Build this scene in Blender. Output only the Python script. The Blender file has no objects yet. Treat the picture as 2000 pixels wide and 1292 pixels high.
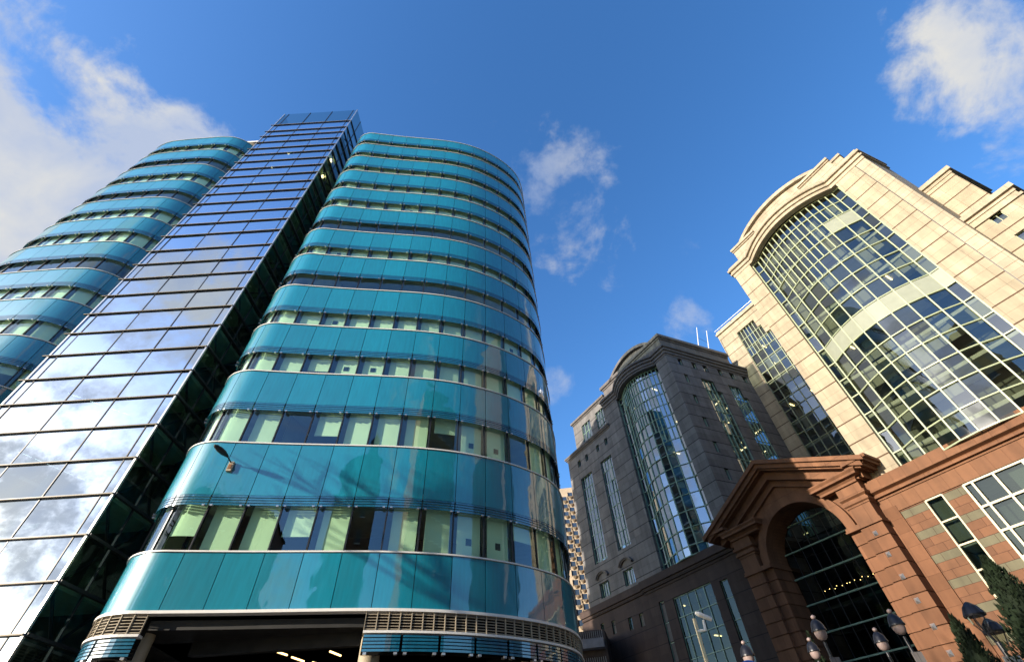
import bpy, math, random
import numpy as np
R=math.radians; random.seed(7)
C=bpy.context.scene.collection
sc=bpy.context.scene
# ------------------------------------------------------------------ camera
PT,RO=R(46.8),R(-3.58)
fw=np.array([0,math.cos(PT),math.sin(PT)]);up0=np.array([0,-math.sin(PT),math.cos(PT)]);rt0=np.array([1.,0,0])
rt=math.cos(RO)*rt0+math.sin(RO)*up0; up=-math.sin(RO)*rt0+math.cos(RO)*up0
from mathutils import Matrix, Vector
cd=bpy.data.cameras.new('camera'); cam=bpy.data.objects.new('camera',cd); C.objects.link(cam)
cd.sensor_fit='HORIZONTAL'; cd.sensor_width=36; cd.lens=36*880/2000; cd.clip_start=.1; cd.clip_end=3000
cam.matrix_world=Matrix(((rt[0],up[0],-fw[0],0),(rt[1],up[1],-fw[1],0),(rt[2],up[2],-fw[2],0),(0,0,0,1)))
sc.camera=cam
# ------------------------------------------------------------------ light
SUN_AZ,SUN_EL=238.3,16.
sd=bpy.data.lights.new('sun','SUN'); sd.energy=4.5; sd.angle=R(.5); sd.color=(1,.88,.73)
sun=bpy.data.objects.new('sun',sd); C.objects.link(sun)
sv=Vector((math.sin(R(SUN_AZ))*math.cos(R(SUN_EL)),math.cos(R(SUN_AZ))*math.cos(R(SUN_EL)),math.sin(R(SUN_EL))))
sun.rotation_euler=sv.to_track_quat('Z','Y').to_euler(); sun.location=sv*100
w=bpy.data.worlds.new('World'); sc.world=w; w.use_nodes=True
nt=w.node_tree; N=nt.nodes; Lk=nt.links; N.clear()
def node(t,x=None,**k):
    n=N.new(t)
    for a,b in k.items(): setattr(n,a,b)
    return n
def mth(op,a,b=None,clamp=False):
    n=N.new('ShaderNodeMath'); n.operation=op; n.use_clamp=clamp
    for i,vv in enumerate((a,b)):
        if vv is None: continue
        if isinstance(vv,(int,float)): n.inputs[i].default_value=vv
        else: Lk.new(vv,n.inputs[i])
    return n.outputs[0]
sky=node('ShaderNodeTexSky'); sky.sky_type='NISHITA'; sky.sun_disc=False
sky.sun_elevation=R(SUN_EL); sky.sun_rotation=R(SUN_AZ); sky.air_density=1.0; sky.dust_density=.6; sky.ozone_density=2.2; sky.altitude=50
geo=node('ShaderNodeTexCoord'); DV=geo.outputs['Generated']
def dirv(az,el): return (math.sin(R(az))*math.cos(R(el)),math.cos(R(az))*math.cos(R(el)),math.sin(R(el)))
def blob(d,rad,amt):
    dot=N.new('ShaderNodeVectorMath'); dot.operation='DOT_PRODUCT'; Lk.new(DV,dot.inputs[0]); dot.inputs[1].default_value=d
    mr=N.new('ShaderNodeMapRange'); mr.interpolation_type='SMOOTHSTEP'
    mr.inputs['From Min'].default_value=math.cos(R(rad)); mr.inputs['From Max'].default_value=math.cos(R(rad*.25))
    mr.inputs['To Min'].default_value=0; mr.inputs['To Max'].default_value=amt
    Lk.new(dot.outputs['Value'],mr.inputs['Value']); return mr.outputs[0]
blobs=[(dirv(-69,32),28,.55,1),(dirv(-73,45),15,.42,1),(dirv(-63,50),10,.42,1),(dirv(-57,43),13,.44,1),(dirv(-84,40),20,.40,.9),
 (dirv(76,43),12,.30,.72),(dirv(82,50),12,.18,.8),
 (dirv(11,62),12,.23,.38),(dirv(17,56),9,.22,.4),(dirv(8,71),6,.20,.4),(dirv(6.5,39),5,.26,.4),(dirv(29,42),5,.22,.4),(dirv(42,52),6,.14,.3),(dirv(52,50),6,.18,.35),
 (dirv(-130,40),12,.38,.95),(dirv(-132,20),24,.27,.55),(dirv(165,30),22,.24,.8),(dirv(195,22),20,.24,.8),(dirv(140,40),18,.2,.8),(dirv(225,22),22,.32,.8),(dirv(-30,20),18,.2,.8)]
acc=None; cap=None
for d,r_,a_,c_ in blobs:
    o=blob(d,r_,a_); acc=o if acc is None else mth('MAXIMUM',acc,o)
    o=blob(d,r_*1.7,c_); cap=o if cap is None else mth('MAXIMUM',cap,o)
def noise(scale,detail,rough,dist=0):
    n=N.new('ShaderNodeTexNoise'); n.inputs['Scale'].default_value=scale; n.inputs['Detail'].default_value=detail
    n.inputs['Roughness'].default_value=rough; n.inputs['Distortion'].default_value=dist; Lk.new(DV,n.inputs['Vector']); return n.outputs['Fac']
n1=noise(4.2,9,.62,.35); n2=noise(13,6,.6,.2)
den=mth('ADD',mth('MULTIPLY',n1,.95),mth('MULTIPLY',n2,.42))
den=mth('ADD',den,mth('SUBTRACT',acc,.85))
mr=N.new('ShaderNodeMapRange'); mr.interpolation_type='SMOOTHSTEP'; Lk.new(den,mr.inputs['Value'])
mr.inputs['From Min'].default_value=0.03; mr.inputs['From Max'].default_value=.24; mr.inputs['To Max'].default_value=.96
n3=noise(5.5,5,.55,.3)
cr=N.new('ShaderNodeMapRange'); Lk.new(n3,cr.inputs['Value']); cr.inputs['From Min'].default_value=.35; cr.inputs['From Max'].default_value=.62
mixc=N.new('ShaderNodeMixRGB'); mixc.inputs[1].default_value=(1.55,1.8,2.35,1); mixc.inputs[2].default_value=(2.45,2.42,2.3,1); Lk.new(cr.outputs[0],mixc.inputs[0])
hs=N.new('ShaderNodeHueSaturation'); hs.inputs['Saturation'].default_value=1.27; hs.inputs['Value'].default_value=1.08; hs.inputs['Hue'].default_value=.508; Lk.new(sky.outputs[0],hs.inputs['Color'])
mx=N.new('ShaderNodeMixRGB'); Lk.new(mth('MULTIPLY',mr.outputs[0],mth('MINIMUM',mth('MULTIPLY',cap,1.3),1.0)),mx.inputs[0]); Lk.new(hs.outputs[0],mx.inputs[1]); Lk.new(mixc.outputs[0],mx.inputs[2])
bg=N.new('ShaderNodeBackground'); bg.inputs['Strength'].default_value=.15; Lk.new(mx.outputs[0],bg.inputs['Color'])
wo=N.new('ShaderNodeOutputWorld'); Lk.new(bg.outputs[0],wo.inputs['Surface'])
w.name='sky'
sc.view_settings.view_transform='Standard'; sc.view_settings.look='None'; sc.view_settings.exposure=1.10; sc.view_settings.gamma=1.0
sc.cycles.max_bounces=10; sc.cycles.glossy_bounces=5; sc.cycles.transparent_max_bounces=24; sc.cycles.diffuse_bounces=3
sc.cycles.use_denoising=True; sc.cycles.sample_clamp_indirect=6; sc.cycles.caustics_reflective=True; sc.cycles.caustics_refractive=False
# ------------------------------------------------------------------ materials
def newmat(name):
    m=bpy.data.materials.new(name); m.use_nodes=True; t=m.node_tree; t.nodes.clear()
    o=t.nodes.new('ShaderNodeOutputMaterial'); return m,t,o
def pbsdf(t,col,rough=.5,metal=0,spec=.5):
    b=t.nodes.new('ShaderNodeBsdfPrincipled'); b.inputs['Base Color'].default_value=(*col,1); b.inputs['Roughness'].default_value=rough
    b.inputs['Metallic'].default_value=metal; b.inputs['Specular IOR Level'].default_value=spec; return b
def plain(name,col,rough=.6,metal=0,spec=.4,var=.12,scale=2.0,bump=0):
    m,t,o=newmat(name); b=pbsdf(t,col,rough,metal,spec); t.links.new(b.outputs[0],o.inputs[0])
    if var>0:
        tc=t.nodes.new('ShaderNodeTexCoord'); n=t.nodes.new('ShaderNodeTexNoise'); n.inputs['Scale'].default_value=scale; n.inputs['Detail'].default_value=6
        t.links.new(tc.outputs['Object'],n.inputs['Vector'])
        r=t.nodes.new('ShaderNodeMapRange'); t.links.new(n.outputs['Fac'],r.inputs['Value']); r.inputs['From Min'].default_value=.3; r.inputs['From Max'].default_value=.7
        r.inputs['To Min'].default_value=1-var; r.inputs['To Max'].default_value=1+var
        v=t.nodes.new('ShaderNodeVectorMath'); v.operation='SCALE'; v.inputs[0].default_value=col; t.links.new(r.outputs[0],v.inputs['Scale'])
        t.links.new(v.outputs[0],b.inputs['Base Color'])
        if bump>0:
            bp=t.nodes.new('ShaderNodeBump'); bp.inputs['Strength'].default_value=bump; bp.inputs['Distance'].default_value=.02
            t.links.new(n.outputs['Fac'],bp.inputs['Height']); t.links.new(bp.outputs[0],b.inputs['Normal'])
    return m
def emit(name,col,s):
    m,t,o=newmat(name); e=t.nodes.new('ShaderNodeEmission'); e.inputs[0].default_value=(*col,1); e.inputs[1].default_value=s; t.links.new(e.outputs[0],o.inputs[0]); return m
def glass(name,tint,r0=.08,refl=(1,1,1),rough=.0,wav=.0,wscale=.6,boost=1.0):
    """architectural glass: tinted transparency with schlick reflection"""
    m,t,o=newmat(name); g=t.nodes.new('ShaderNodeBsdfGlossy'); g.inputs['Color'].default_value=(*refl,1); g.inputs['Roughness'].default_value=rough
    tr=t.nodes.new('ShaderNodeBsdfTransparent'); tr.inputs['Color'].default_value=(*tint,1)
    lw=t.nodes.new('ShaderNodeLayerWeight'); lw.inputs['Blend'].default_value=.5
    p=t.nodes.new('ShaderNodeMath'); p.operation='POWER'; p.inputs[1].default_value=4.0; t.links.new(lw.outputs['Facing'],p.inputs[0])
    a=t.nodes.new('ShaderNodeMath'); a.operation='MULTIPLY_ADD'; a.use_clamp=True; t.links.new(p.outputs[0],a.inputs[0]); a.inputs[1].default_value=(1-r0)*boost; a.inputs[2].default_value=r0
    mx=t.nodes.new('ShaderNodeMixShader'); t.links.new(a.outputs[0],mx.inputs[0]); t.links.new(tr.outputs[0],mx.inputs[1]); t.links.new(g.outputs[0],mx.inputs[2]); t.links.new(mx.outputs[0],o.inputs[0])
    if wav>0:
        tc=t.nodes.new('ShaderNodeTexCoord'); n=t.nodes.new('ShaderNodeTexNoise'); n.inputs['Scale'].default_value=wscale; n.inputs['Detail'].default_value=1.5
        t.links.new(tc.outputs['Object'],n.inputs['Vector']); bp=t.nodes.new('ShaderNodeBump'); bp.inputs['Strength'].default_value=wav; bp.inputs['Distance'].default_value=.05
        t.links.new(n.outputs['Fac'],bp.inputs['Height']); t.links.new(bp.outputs[0],g.inputs['Normal'])
    return m
def stone(name,c1,c2,pitch,off,bw=1.5,jc=(.1,.08,.06),jw=.035,rough=.75,minor=.4,bands=None,sub=2,offs=.0):
    """coursed stone: dark wide joints every pitch (uv in metres) and fine joints between; colour varies from slab to slab"""
    m,t,o=newmat(name); b=pbsdf(t,c1,rough,0,.3); t.links.new(b.outputs[0],o.inputs[0]); n=t.nodes; l=t.links
    uv=n.new('ShaderNodeUVMap'); uv.uv_map='UVMap'; sx=n.new('ShaderNodeSeparateXYZ'); l.new(uv.outputs[0],sx.inputs[0])
    def M(op,a,b2=None,c=None):
        k=n.new('ShaderNodeMath'); k.operation=op
        for i,vv in enumerate((a,b2,c)):
            if vv is None: continue
            if isinstance(vv,(int,float)): k.inputs[i].default_value=vv
            else: l.new(vv,k.inputs[i])
        return k.outputs[0]
    V=M('SUBTRACT',sx.outputs[1],off)
    cmb=n.new('ShaderNodeCombineXYZ'); l.new(sx.outputs[0],cmb.inputs[0]); l.new(V,cmb.inputs[1])
    br=n.new('ShaderNodeTexBrick'); l.new(cmb.outputs[0],br.inputs['Vector']); br.offset=offs; br.inputs['Scale'].default_value=1
    br.inputs['Brick Width'].default_value=bw; br.inputs['Row Height'].default_value=pitch/sub; br.inputs['Mortar Size'].default_value=.010; br.inputs['Mortar Smooth'].default_value=.1
    br.inputs['Color1'].default_value=(*c1,1); br.inputs['Color2'].default_value=(*c2,1); br.inputs['Mortar'].default_value=tuple(.5*(x+y) for x,y in zip(c1,jc))+(1,)
    br.inputs['Bias'].default_value=-.1
    fr=M('FRACT',M('DIVIDE',V,pitch)); d=M('MULTIPLY',M('MINIMUM',fr,M('SUBTRACT',1.0,fr)),pitch)
    j=M('LESS_THAN',d,jw)
    tc=n.new('ShaderNodeTexCoord'); nz=n.new('ShaderNodeTexNoise'); nz.inputs['Scale'].default_value=.5; nz.inputs['Detail'].default_value=8; nz.inputs['Roughness'].default_value=.65; l.new(tc.outputs['Object'],nz.inputs['Vector'])
    mp=n.new('ShaderNodeMapping'); mp.inputs['Scale'].default_value=(1.3,1.3,.18); l.new(tc.outputs['Object'],mp.inputs[0])
    nz2=n.new('ShaderNodeTexNoise'); nz2.inputs['Scale'].default_value=1.2; nz2.inputs['Detail'].default_value=5; l.new(mp.outputs[0],nz2.inputs['Vector'])
    r=n.new('ShaderNodeMapRange'); l.new(M('ADD',M('MULTIPLY',nz.outputs['Fac'],.5),M('MULTIPLY',nz2.outputs['Fac'],.5)),r.inputs['Value']); r.inputs['From Min'].default_value=.35; r.inputs['From Max'].default_value=.65; r.inputs['To Min'].default_value=.70; r.inputs['To Max'].default_value=1.18
    col=br.outputs['Color']
    if bands:
        bp_,bo,bf,bc=bands
        fb=M('FRACT',M('DIVIDE',M('SUBTRACT',sx.outputs[1],bo),bp_)); isb=M('GREATER_THAN',fb,1-bf)
        mb=n.new('ShaderNodeMixRGB'); l.new(isb,mb.inputs[0]); l.new(col,mb.inputs[1]); mb.inputs[2].default_value=(*bc,1)
        mm=n.new('ShaderNodeMixRGB'); l.new(br.outputs['Fac'],mm.inputs[0]); l.new(mb.outputs[0],mm.inputs[1]); mm.inputs[2].default_value=(*jc,1); col=mm.outputs[0]
    s=n.new('ShaderNodeVectorMath'); s.operation='SCALE'; l.new(col,s.inputs[0]); l.new(r.outputs[0],s.inputs['Scale'])
    mj=n.new('ShaderNodeMixRGB'); l.new(j,mj.inputs[0]); l.new(s.outputs[0],mj.inputs[1]); mj.inputs[2].default_value=(*jc,1); l.new(mj.outputs[0],b.inputs['Base Color'])
    h=M('SUBTRACT',M('SUBTRACT',M('MULTIPLY',nz.outputs['Fac'],.15),j),M('MULTIPLY',br.outputs['Fac'],minor)); bp=n.new('ShaderNodeBump'); bp.inputs['Strength'].default_value=.6; bp.inputs['Distance'].default_value=.03
    l.new(h,bp.inputs['Height']); l.new(bp.outputs[0],b.inputs['Normal'])
    return m
def tealmat(name,col,wave):
    m,t,o=newmat(name); b=pbsdf(t,col,.35,0,.3); b.inputs['Coat Weight'].default_value=1; b.inputs['Coat Roughness'].default_value=.015; b.inputs['Coat IOR'].default_value=1.95
    n=t.nodes; l=t.links; tc=n.new('ShaderNodeTexCoord'); nz=n.new('ShaderNodeTexNoise'); nz.inputs['Scale'].default_value=.5; nz.inputs['Detail'].default_value=2.5
    l.new(tc.outputs['Object'],nz.inputs['Vector']); bp=n.new('ShaderNodeBump'); bp.inputs['Strength'].default_value=wave; bp.inputs['Distance'].default_value=.14
    l.new(nz.outputs['Fac'],bp.inputs['Height']); l.new(bp.outputs[0],b.inputs['Coat Normal']); l.new(b.outputs[0],o.inputs[0])
    uv=n.new('ShaderNodeUVMap'); uv.uv_map='UVMap'; mp=n.new('ShaderNodeMapping'); mp.inputs['Scale'].default_value=(2.2,.25,1); l.new(uv.outputs[0],mp.inputs[0])
    d=n.new('ShaderNodeTexNoise'); d.inputs['Scale'].default_value=3; d.inputs['Detail'].default_value=6; l.new(mp.outputs[0],d.inputs['Vector'])
    gi=n.new('ShaderNodeNewGeometry'); r=n.new('ShaderNodeMapRange'); l.new(gi.outputs['Random Per Island'],r.inputs['Value']); r.inputs['To Min'].default_value=.90; r.inputs['To Max'].default_value=1.08
    r2=n.new('ShaderNodeMapRange'); l.new(d.outputs['Fac'],r2.inputs['Value']); r2.inputs['From Min'].default_value=.3; r2.inputs['From Max'].default_value=.7; r2.inputs['To Min'].default_value=.88; r2.inputs['To Max'].default_value=1.08
    mu=n.new('ShaderNodeMath'); mu.operation='MULTIPLY'; l.new(r.outputs[0],mu.inputs[0]); l.new(r2.outputs[0],mu.inputs[1])
    v=n.new('ShaderNodeVectorMath'); v.operation='SCALE'; v.inputs[0].default_value=col; l.new(mu.outputs[0],v.inputs['Scale']); l.new(v.outputs[0],b.inputs['Base Color'])
    r3=n.new('ShaderNodeMapRange'); l.new(d.outputs['Fac'],r3.inputs['Value']); r3.inputs['From Min'].default_value=.45; r3.inputs['From Max'].default_value=.8; r3.inputs['To Min'].default_value=.01; r3.inputs['To Max'].default_value=.12; l.new(r3.outputs[0],b.inputs['Coat Roughness'])
    return m
TEAL=tealmat('teal_glass_panel',(.002,.185,.255),.20)
LOUV=tealmat('teal_slat',(.004,.11,.19),.05)
WHITE=plain('white_metal',(.70,.68,.63),.35,.0,.5,.04)
DARK=plain('dark_metal',(.022,.023,.025),.4,.3,.5,.1)
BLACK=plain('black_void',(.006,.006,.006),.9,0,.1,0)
STEEL=plain('brushed_steel',(.55,.55,.55),.3,.8,.5,.1)
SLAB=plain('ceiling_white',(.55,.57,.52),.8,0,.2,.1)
BLIND=plain('blind_fabric',(.78,.80,.64),.9,0,.1,.05,1)
CONC=plain('pale_concrete',(.34,.29,.21),.7,0,.3,.12,1.5,.2)
CORE=plain('interior_wall',(.16,.17,.15),.9,0,.2,.3,.5)
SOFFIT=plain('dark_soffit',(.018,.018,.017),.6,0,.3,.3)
GGLASS=glass('granite_bay_glass',(.34,.40,.42),.30,(.80,.90,1.0),0,.07,.8,1.0)
BLIND2=plain('grey_blind',(.30,.31,.28),.9,0,.1,.05,1)
VGLASS=glass('window_glass',(.74,.93,.80),.12,(.85,.95,1),0,.05,.5,1.0)
TGLASS=glass('mirror_glass',(.36,.47,.52),.74,(.84,.92,1.0),0,.06,.35,1.0)
SGLASS=glass('green_glass',(.46,.53,.50),.10,(.8,.95,1),0,.05,.4,.8)
BGLASS=glass('bay_glass',(.50,.54,.45),.17,(.90,.92,.90),0,.07,.8,1.0)
LGLASS=glass('lantern_glass',(.8,.8,.75),.1)
LIGHT=emit('lit_tube',(1,.74,.36),4)
BULB=emit('small_bulb',(1,.62,.25),9)
LIME=stone('limestone',(.315,.268,.188),(.355,.303,.216),1.83,1.5,1.45,(.075,.04,.02),.055)
LIME2=stone('limestone_attic',(.33,.28,.205),(.37,.32,.235),1.2,.3,1.6,(.16,.10,.06),.02)
GREY=stone('grey_granite',(.135,.129,.126),(.185,.178,.174),1.8,.95,1.3,(.02,.018,.018),.045)
GREY2=stone('grey_granite_trim',(.125,.114,.11),(.145,.134,.13),1.4,.2,1.6,(.05,.045,.045),.012)
REDS=stone('red_sandstone',(.115,.052,.026),(.17,.078,.038),1.55,13.9,1.1,(.05,.018,.010),.012,.75,.5,(1.55,13.9,.335,(.115,.105,.065)),3,.5)
REDP=stone('red_sandstone_plain',(.150,.068,.033),(.18,.084,.041),2.6,.2,.95,(.06,.022,.011),.008,.75,.4,None,1)
REDB=stone('red_sandstone_block',(.13,.058,.028),(.185,.084,.042),.94,13.5,1.3,(.05,.018,.010),.0,.8,.3,None,1)
DBASE=stone('shaded_red_sandstone',(.050,.032,.027),(.062,.041,.034),1.8,.95,1.3,(.015,.01,.01),.03)  # red sandstone standing in shade, the shade put into its darker colour
FRAME=plain('pale_green_frame',(.27,.31,.19),.4,0,.5,.05)
FRAMEG=plain('green_frame',(.22,.34,.25),.4,0,.5,.05)
FRAMEW=plain('cream_frame',(.42,.38,.24),.4,0,.5,.05)
BARK=plain('bark',(.10,.075,.05),.9,0,.1,.4,6,.5)
LEAF=plain('cypress_leaf',(.007,.014,.005),.8,0,.2,.45,3)
IRON=plain('black_iron',(.012,.013,.018),.35,.2,.5,.1)
GLOBE=plain('opal_globe',(.24,.18,.165),.3,0,.5,.03)
# ------------------------------------------------------------------ mesh tools
class MB:
    def __init__(s): s.v=[];s.f=[];s.uv=[];s.m=[];s.mats=[]
    def mi(s,mat):
        if mat not in s.mats: s.mats.append(mat)
        return s.mats.index(mat)
    def face(s,pts,mat,uv=None):
        i=len(s.v); s.v+= [tuple(map(float,p)) for p in pts]; s.f.append(tuple(range(i,i+len(pts)))); s.uv.append(uv if uv else [(p[0]+p[1],p[2]) for p in pts]); s.m.append(s.mi(mat))
    def box(s,F,s0,s1,v0,v1,z0,z1,mat,skip=''):
        P=lambda a,b,c:F(a,b,c)
        q=[('f',[(s0,v1,z0),(s1,v1,z0),(s1,v1,z1),(s0,v1,z1)],0),('b',[(s1,v0,z0),(s0,v0,z0),(s0,v0,z1),(s1,v0,z1)],0),
           ('l',[(s0,v0,z0),(s0,v1,z0),(s0,v1,z1),(s0,v0,z1)],1),('r',[(s1,v1,z0),(s1,v0,z0),(s1,v0,z1),(s1,v1,z1)],1),
           ('t',[(s0,v1,z1),(s1,v1,z1),(s1,v0,z1),(s0,v0,z1)],2),('d',[(s0,v0,z0),(s1,v0,z0),(s1,v1,z0),(s0,v1,z0)],2)]
        for k,p,ax in q:
            if k in skip: continue
            uv=[(a[0],a[2]) if ax==0 else ((a[1]+s0,a[2]) if ax==1 else (a[0],a[1])) for a in p]
            s.face([P(*a) for a in p],mat,uv)
    def prism(s,pts2,F,v0,v1,mat):
        """polygon in (s,z) extruded from v0 to v1"""
        s.face([F(a,v1,b) for a,b in pts2],mat,[(a,b) for a,b in pts2]); s.face([F(a,v0,b) for a,b in pts2][::-1],mat,[(a,b) for a,b in pts2][::-1])
        n=len(pts2); L=0
        for i in range(n):
            a,b=pts2[i],pts2[(i+1)%n]; d=math.dist(a,b)
            s.face([F(a[0],v0,a[1]),F(b[0],v0,b[1]),F(b[0],v1,b[1]),F(a[0],v1,a[1])],mat,[(L,v0),(L+d,v0),(L+d,v1),(L,v1)]); L+=d
    def plan(s,pts,z0,z1,mat,top=True,bot=True,cap=None):
        """closed plan polygon extruded up"""
        n=len(pts); L=0
        for i in range(n):
            a,b=pts[i],pts[(i+1)%n]; d=math.dist(a,b)
            s.face([(a[0],a[1],z0),(b[0],b[1],z0),(b[0],b[1],z1),(a[0],a[1],z1)],mat,[(L,z0),(L+d,z0),(L+d,z1),(L,z1)]); L+=d
        if top: s.face([(a[0],a[1],z1) for a in pts],cap or mat)
        if bot: s.face([(a[0],a[1],z0) for a in pts][::-1],cap or mat)
    def sweep(s,path,prof,mat,closed=True,caps=True,u0=0):
        """profile (out,z) swept along a plan path, outward = left of travel, mitred"""
        rings=[offs(path,o) for o,_ in prof]; n=len(prof); m=len(path); cum=[u0]
        for i in range(1,m): cum.append(cum[-1]+math.dist(path[i],path[i-1]))
        acc=[0]
        for k in range(1,n+1): acc.append(acc[-1]+math.dist(prof[k%n],prof[k-1]))
        for k in range(n if closed else n-1):
            k2=(k+1)%n; za,zb=prof[k][1],prof[k2][1]; vert=abs(za-zb)>abs(prof[k][0]-prof[k2][0])
            for i in range(m-1):
                a,b=rings[k][i],rings[k][i+1]; c,d=rings[k2][i+1],rings[k2][i]
                va,vb=(za,zb) if vert else (acc[k],acc[k+1])
                s.face([(a[0],a[1],za),(b[0],b[1],za),(c[0],c[1],zb),(d[0],d[1],zb)],mat,[(cum[i],va),(cum[i+1],va),(cum[i+1],vb),(cum[i],vb)])
        if caps and closed:
            for i in (0,m-1): s.face([(rings[k][i][0],rings[k][i][1],prof[k][1]) for k in range(n)],mat)
    def tube(s,p,q,r1,r2=None,mat=None,n=8,caps=True):
        r2=r1 if r2 is None else r2; p=Vector(p);q=Vector(q); d=(q-p).normalized(); a=d.orthogonal().normalized(); b=d.cross(a)
        A=[p+(a*math.cos(2*math.pi*i/n)+b*math.sin(2*math.pi*i/n))*r1 for i in range(n)];B=[q+(a*math.cos(2*math.pi*i/n)+b*math.sin(2*math.pi*i/n))*r2 for i in range(n)]
        for i in range(n): s.face([A[i],A[(i+1)%n],B[(i+1)%n],B[i]],mat)
        if caps: s.face(A[::-1],mat); s.face(B,mat)
    def lathe(s,c,prof,mat,n=20,ax=None):
        """prof (r,z) around vertical axis at c"""
        for k in range(len(prof)-1):
            (r0,z0),(r1,z1)=prof[k],prof[k+1]
            for i in range(n):
                a0,a1=2*math.pi*i/n,2*math.pi*(i+1)/n
                p=[(c[0]+r0*math.cos(a0),c[1]+r0*math.sin(a0),c[2]+z0),(c[0]+r0*math.cos(a1),c[1]+r0*math.sin(a1),c[2]+z0),(c[0]+r1*math.cos(a1),c[1]+r1*math.sin(a1),c[2]+z1),(c[0]+r1*math.cos(a0),c[1]+r1*math.sin(a0),c[2]+z1)]
                if r0<1e-6: p=[p[0],p[2],p[3]]
                elif r1<1e-6: p=[p[0],p[1],p[2]]
                s.face(p,mat)
    def build(s,name,parent=None,origin=None,smooth=False,label=None,kind=None):
        o3=origin if origin is not None else (parent['_o'] if parent is not None else (0,0,0))
        me=bpy.data.meshes.new(name); me.from_pydata([(x-o3[0],y-o3[1],z-o3[2]) for x,y,z in s.v],[],s.f)
        for m in s.mats: me.materials.append(m)
        me.polygons.foreach_set('material_index',s.m)
        uvl=me.uv_layers.new(name='UVMap'); flat=[c for f in s.uv for p in f for c in p]; uvl.data.foreach_set('uv',flat)
        if smooth=='auto':
            import bmesh
            bm=bmesh.new(); bm.from_mesh(me); bmesh.ops.remove_doubles(bm,verts=bm.verts,dist=1e-4)
            for e in bm.edges: e.smooth=not(len(e.link_faces)!=2 or e.calc_face_angle(3)>R(28))
            for f_ in bm.faces: f_.smooth=True
            bm.to_mesh(me); bm.free()
        elif smooth:
            me.polygons.foreach_set('use_smooth',[True]*len(s.f))
            import bmesh
            bm=bmesh.new(); bm.from_mesh(me); bmesh.ops.remove_doubles(bm,verts=bm.verts,dist=1e-4); bm.to_mesh(me); bm.free()
        me.update(); o=bpy.data.objects.new(name,me); C.objects.link(o)
        if parent is not None: o.parent=parent
        else: o.location=o3
        o['_o']=list(o3)
        if label: o['label']=label
        if kind: o['kind']=kind
        return o
def thing(name,label,cat,loc,group=None):
    o=bpy.data.objects.new(name,None); C.objects.link(o); o.location=loc; o['_o']=list(loc); o['label']=label; o['category']=cat; o.empty_display_size=.5
    if group: o['group']=group
    return o
def offs(path,d):
    m=len(path); out=[]
    def nrm(a,b):
        dx,dy=b[0]-a[0],b[1]-a[1]; L=math.hypot(dx,dy); return (-dy/L,dx/L)
    cl=math.dist(path[0],path[-1])<1e-6
    for i in range(m):
        if i==0: n0=n1=nrm(path[0],path[1])
        elif i==m-1: n0=n1=nrm(path[-2],path[-1])
        else: n0=nrm(path[i-1],path[i]); n1=nrm(path[i],path[i+1])
        if cl and i in(0,m-1): n0=nrm(path[-2],path[-1]); n1=nrm(path[0],path[1])
        bx,by=n0[0]+n1[0],n0[1]+n1[1]; L=math.hypot(bx,by); bx/=L;by/=L; k=d/max(.3,bx*n0[0]+by*n0[1]); out.append((path[i][0]+bx*k,path[i][1]+by*k))
    return out
def frame(x,y,az):
    a=R(az);ux,uy=math.sin(a),math.cos(a);nx,ny=-uy,ux
    return lambda s,v,z:(x+ux*s+nx*v,y+uy*s+ny*v,z)
def wall(mb,F,s0,s1,z0,z1,v,holes,mat,depth=.35,rev=None):
    S=sorted({s0,s1,*[h[0] for h in holes],*[h[1] for h in holes]});Z=sorted({z0,z1,*[h[2] for h in holes],*[h[3] for h in holes]})
    S=[a for a in S if s0-1e-6<=a<=s1+1e-6];Z=[a for a in Z if z0-1e-6<=a<=z1+1e-6]
    def ins(a,b): return any(h[0]<a<h[1] and h[2]<b<h[3] for h in holes)
    for i in range(len(S)-1):
        for j in range(len(Z)-1):
            if ins((S[i]+S[i+1])/2,(Z[j]+Z[j+1])/2): continue
            a,b,c,d=S[i],S[i+1],Z[j],Z[j+1]; mb.face([F(b,v,c),F(a,v,c),F(a,v,d),F(b,v,d)],mat,[(b,c),(a,c),(a,d),(b,d)])
    rev=rev or mat
    for h in holes:
        a,b,c,d=h
        for (p,q) in (((a,c),(a,d)),((a,d),(b,d)),((b,d),(b,c)),((b,c),(a,c))):
            mx_,my_=(p[0]+q[0])/2,(p[1]+q[1])/2; e=1e-3
            dx,dy=(q[1]-p[1]),-(q[0]-p[0]); L=math.hypot(dx,dy); # skip edges shared with other holes
            if any((g is not h) and g[0]<mx_+e*abs(dx)/L*2*(1 if mx_>(a+b)/2 else -1)<g[1] and g[2]<my_+e*abs(dy)/L*2*(1 if my_>(c+d)/2 else -1)<g[3] for g in holes): continue
            mb.face([F(p[0],v,p[1]),F(q[0],v,q[1]),F(q[0],v-depth,q[1]),F(p[0],v-depth,p[1])],rev,[(p[0],p[1]),(q[0],q[1]),(q[0]+depth,q[1]),(p[0]+depth,p[1])])
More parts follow.
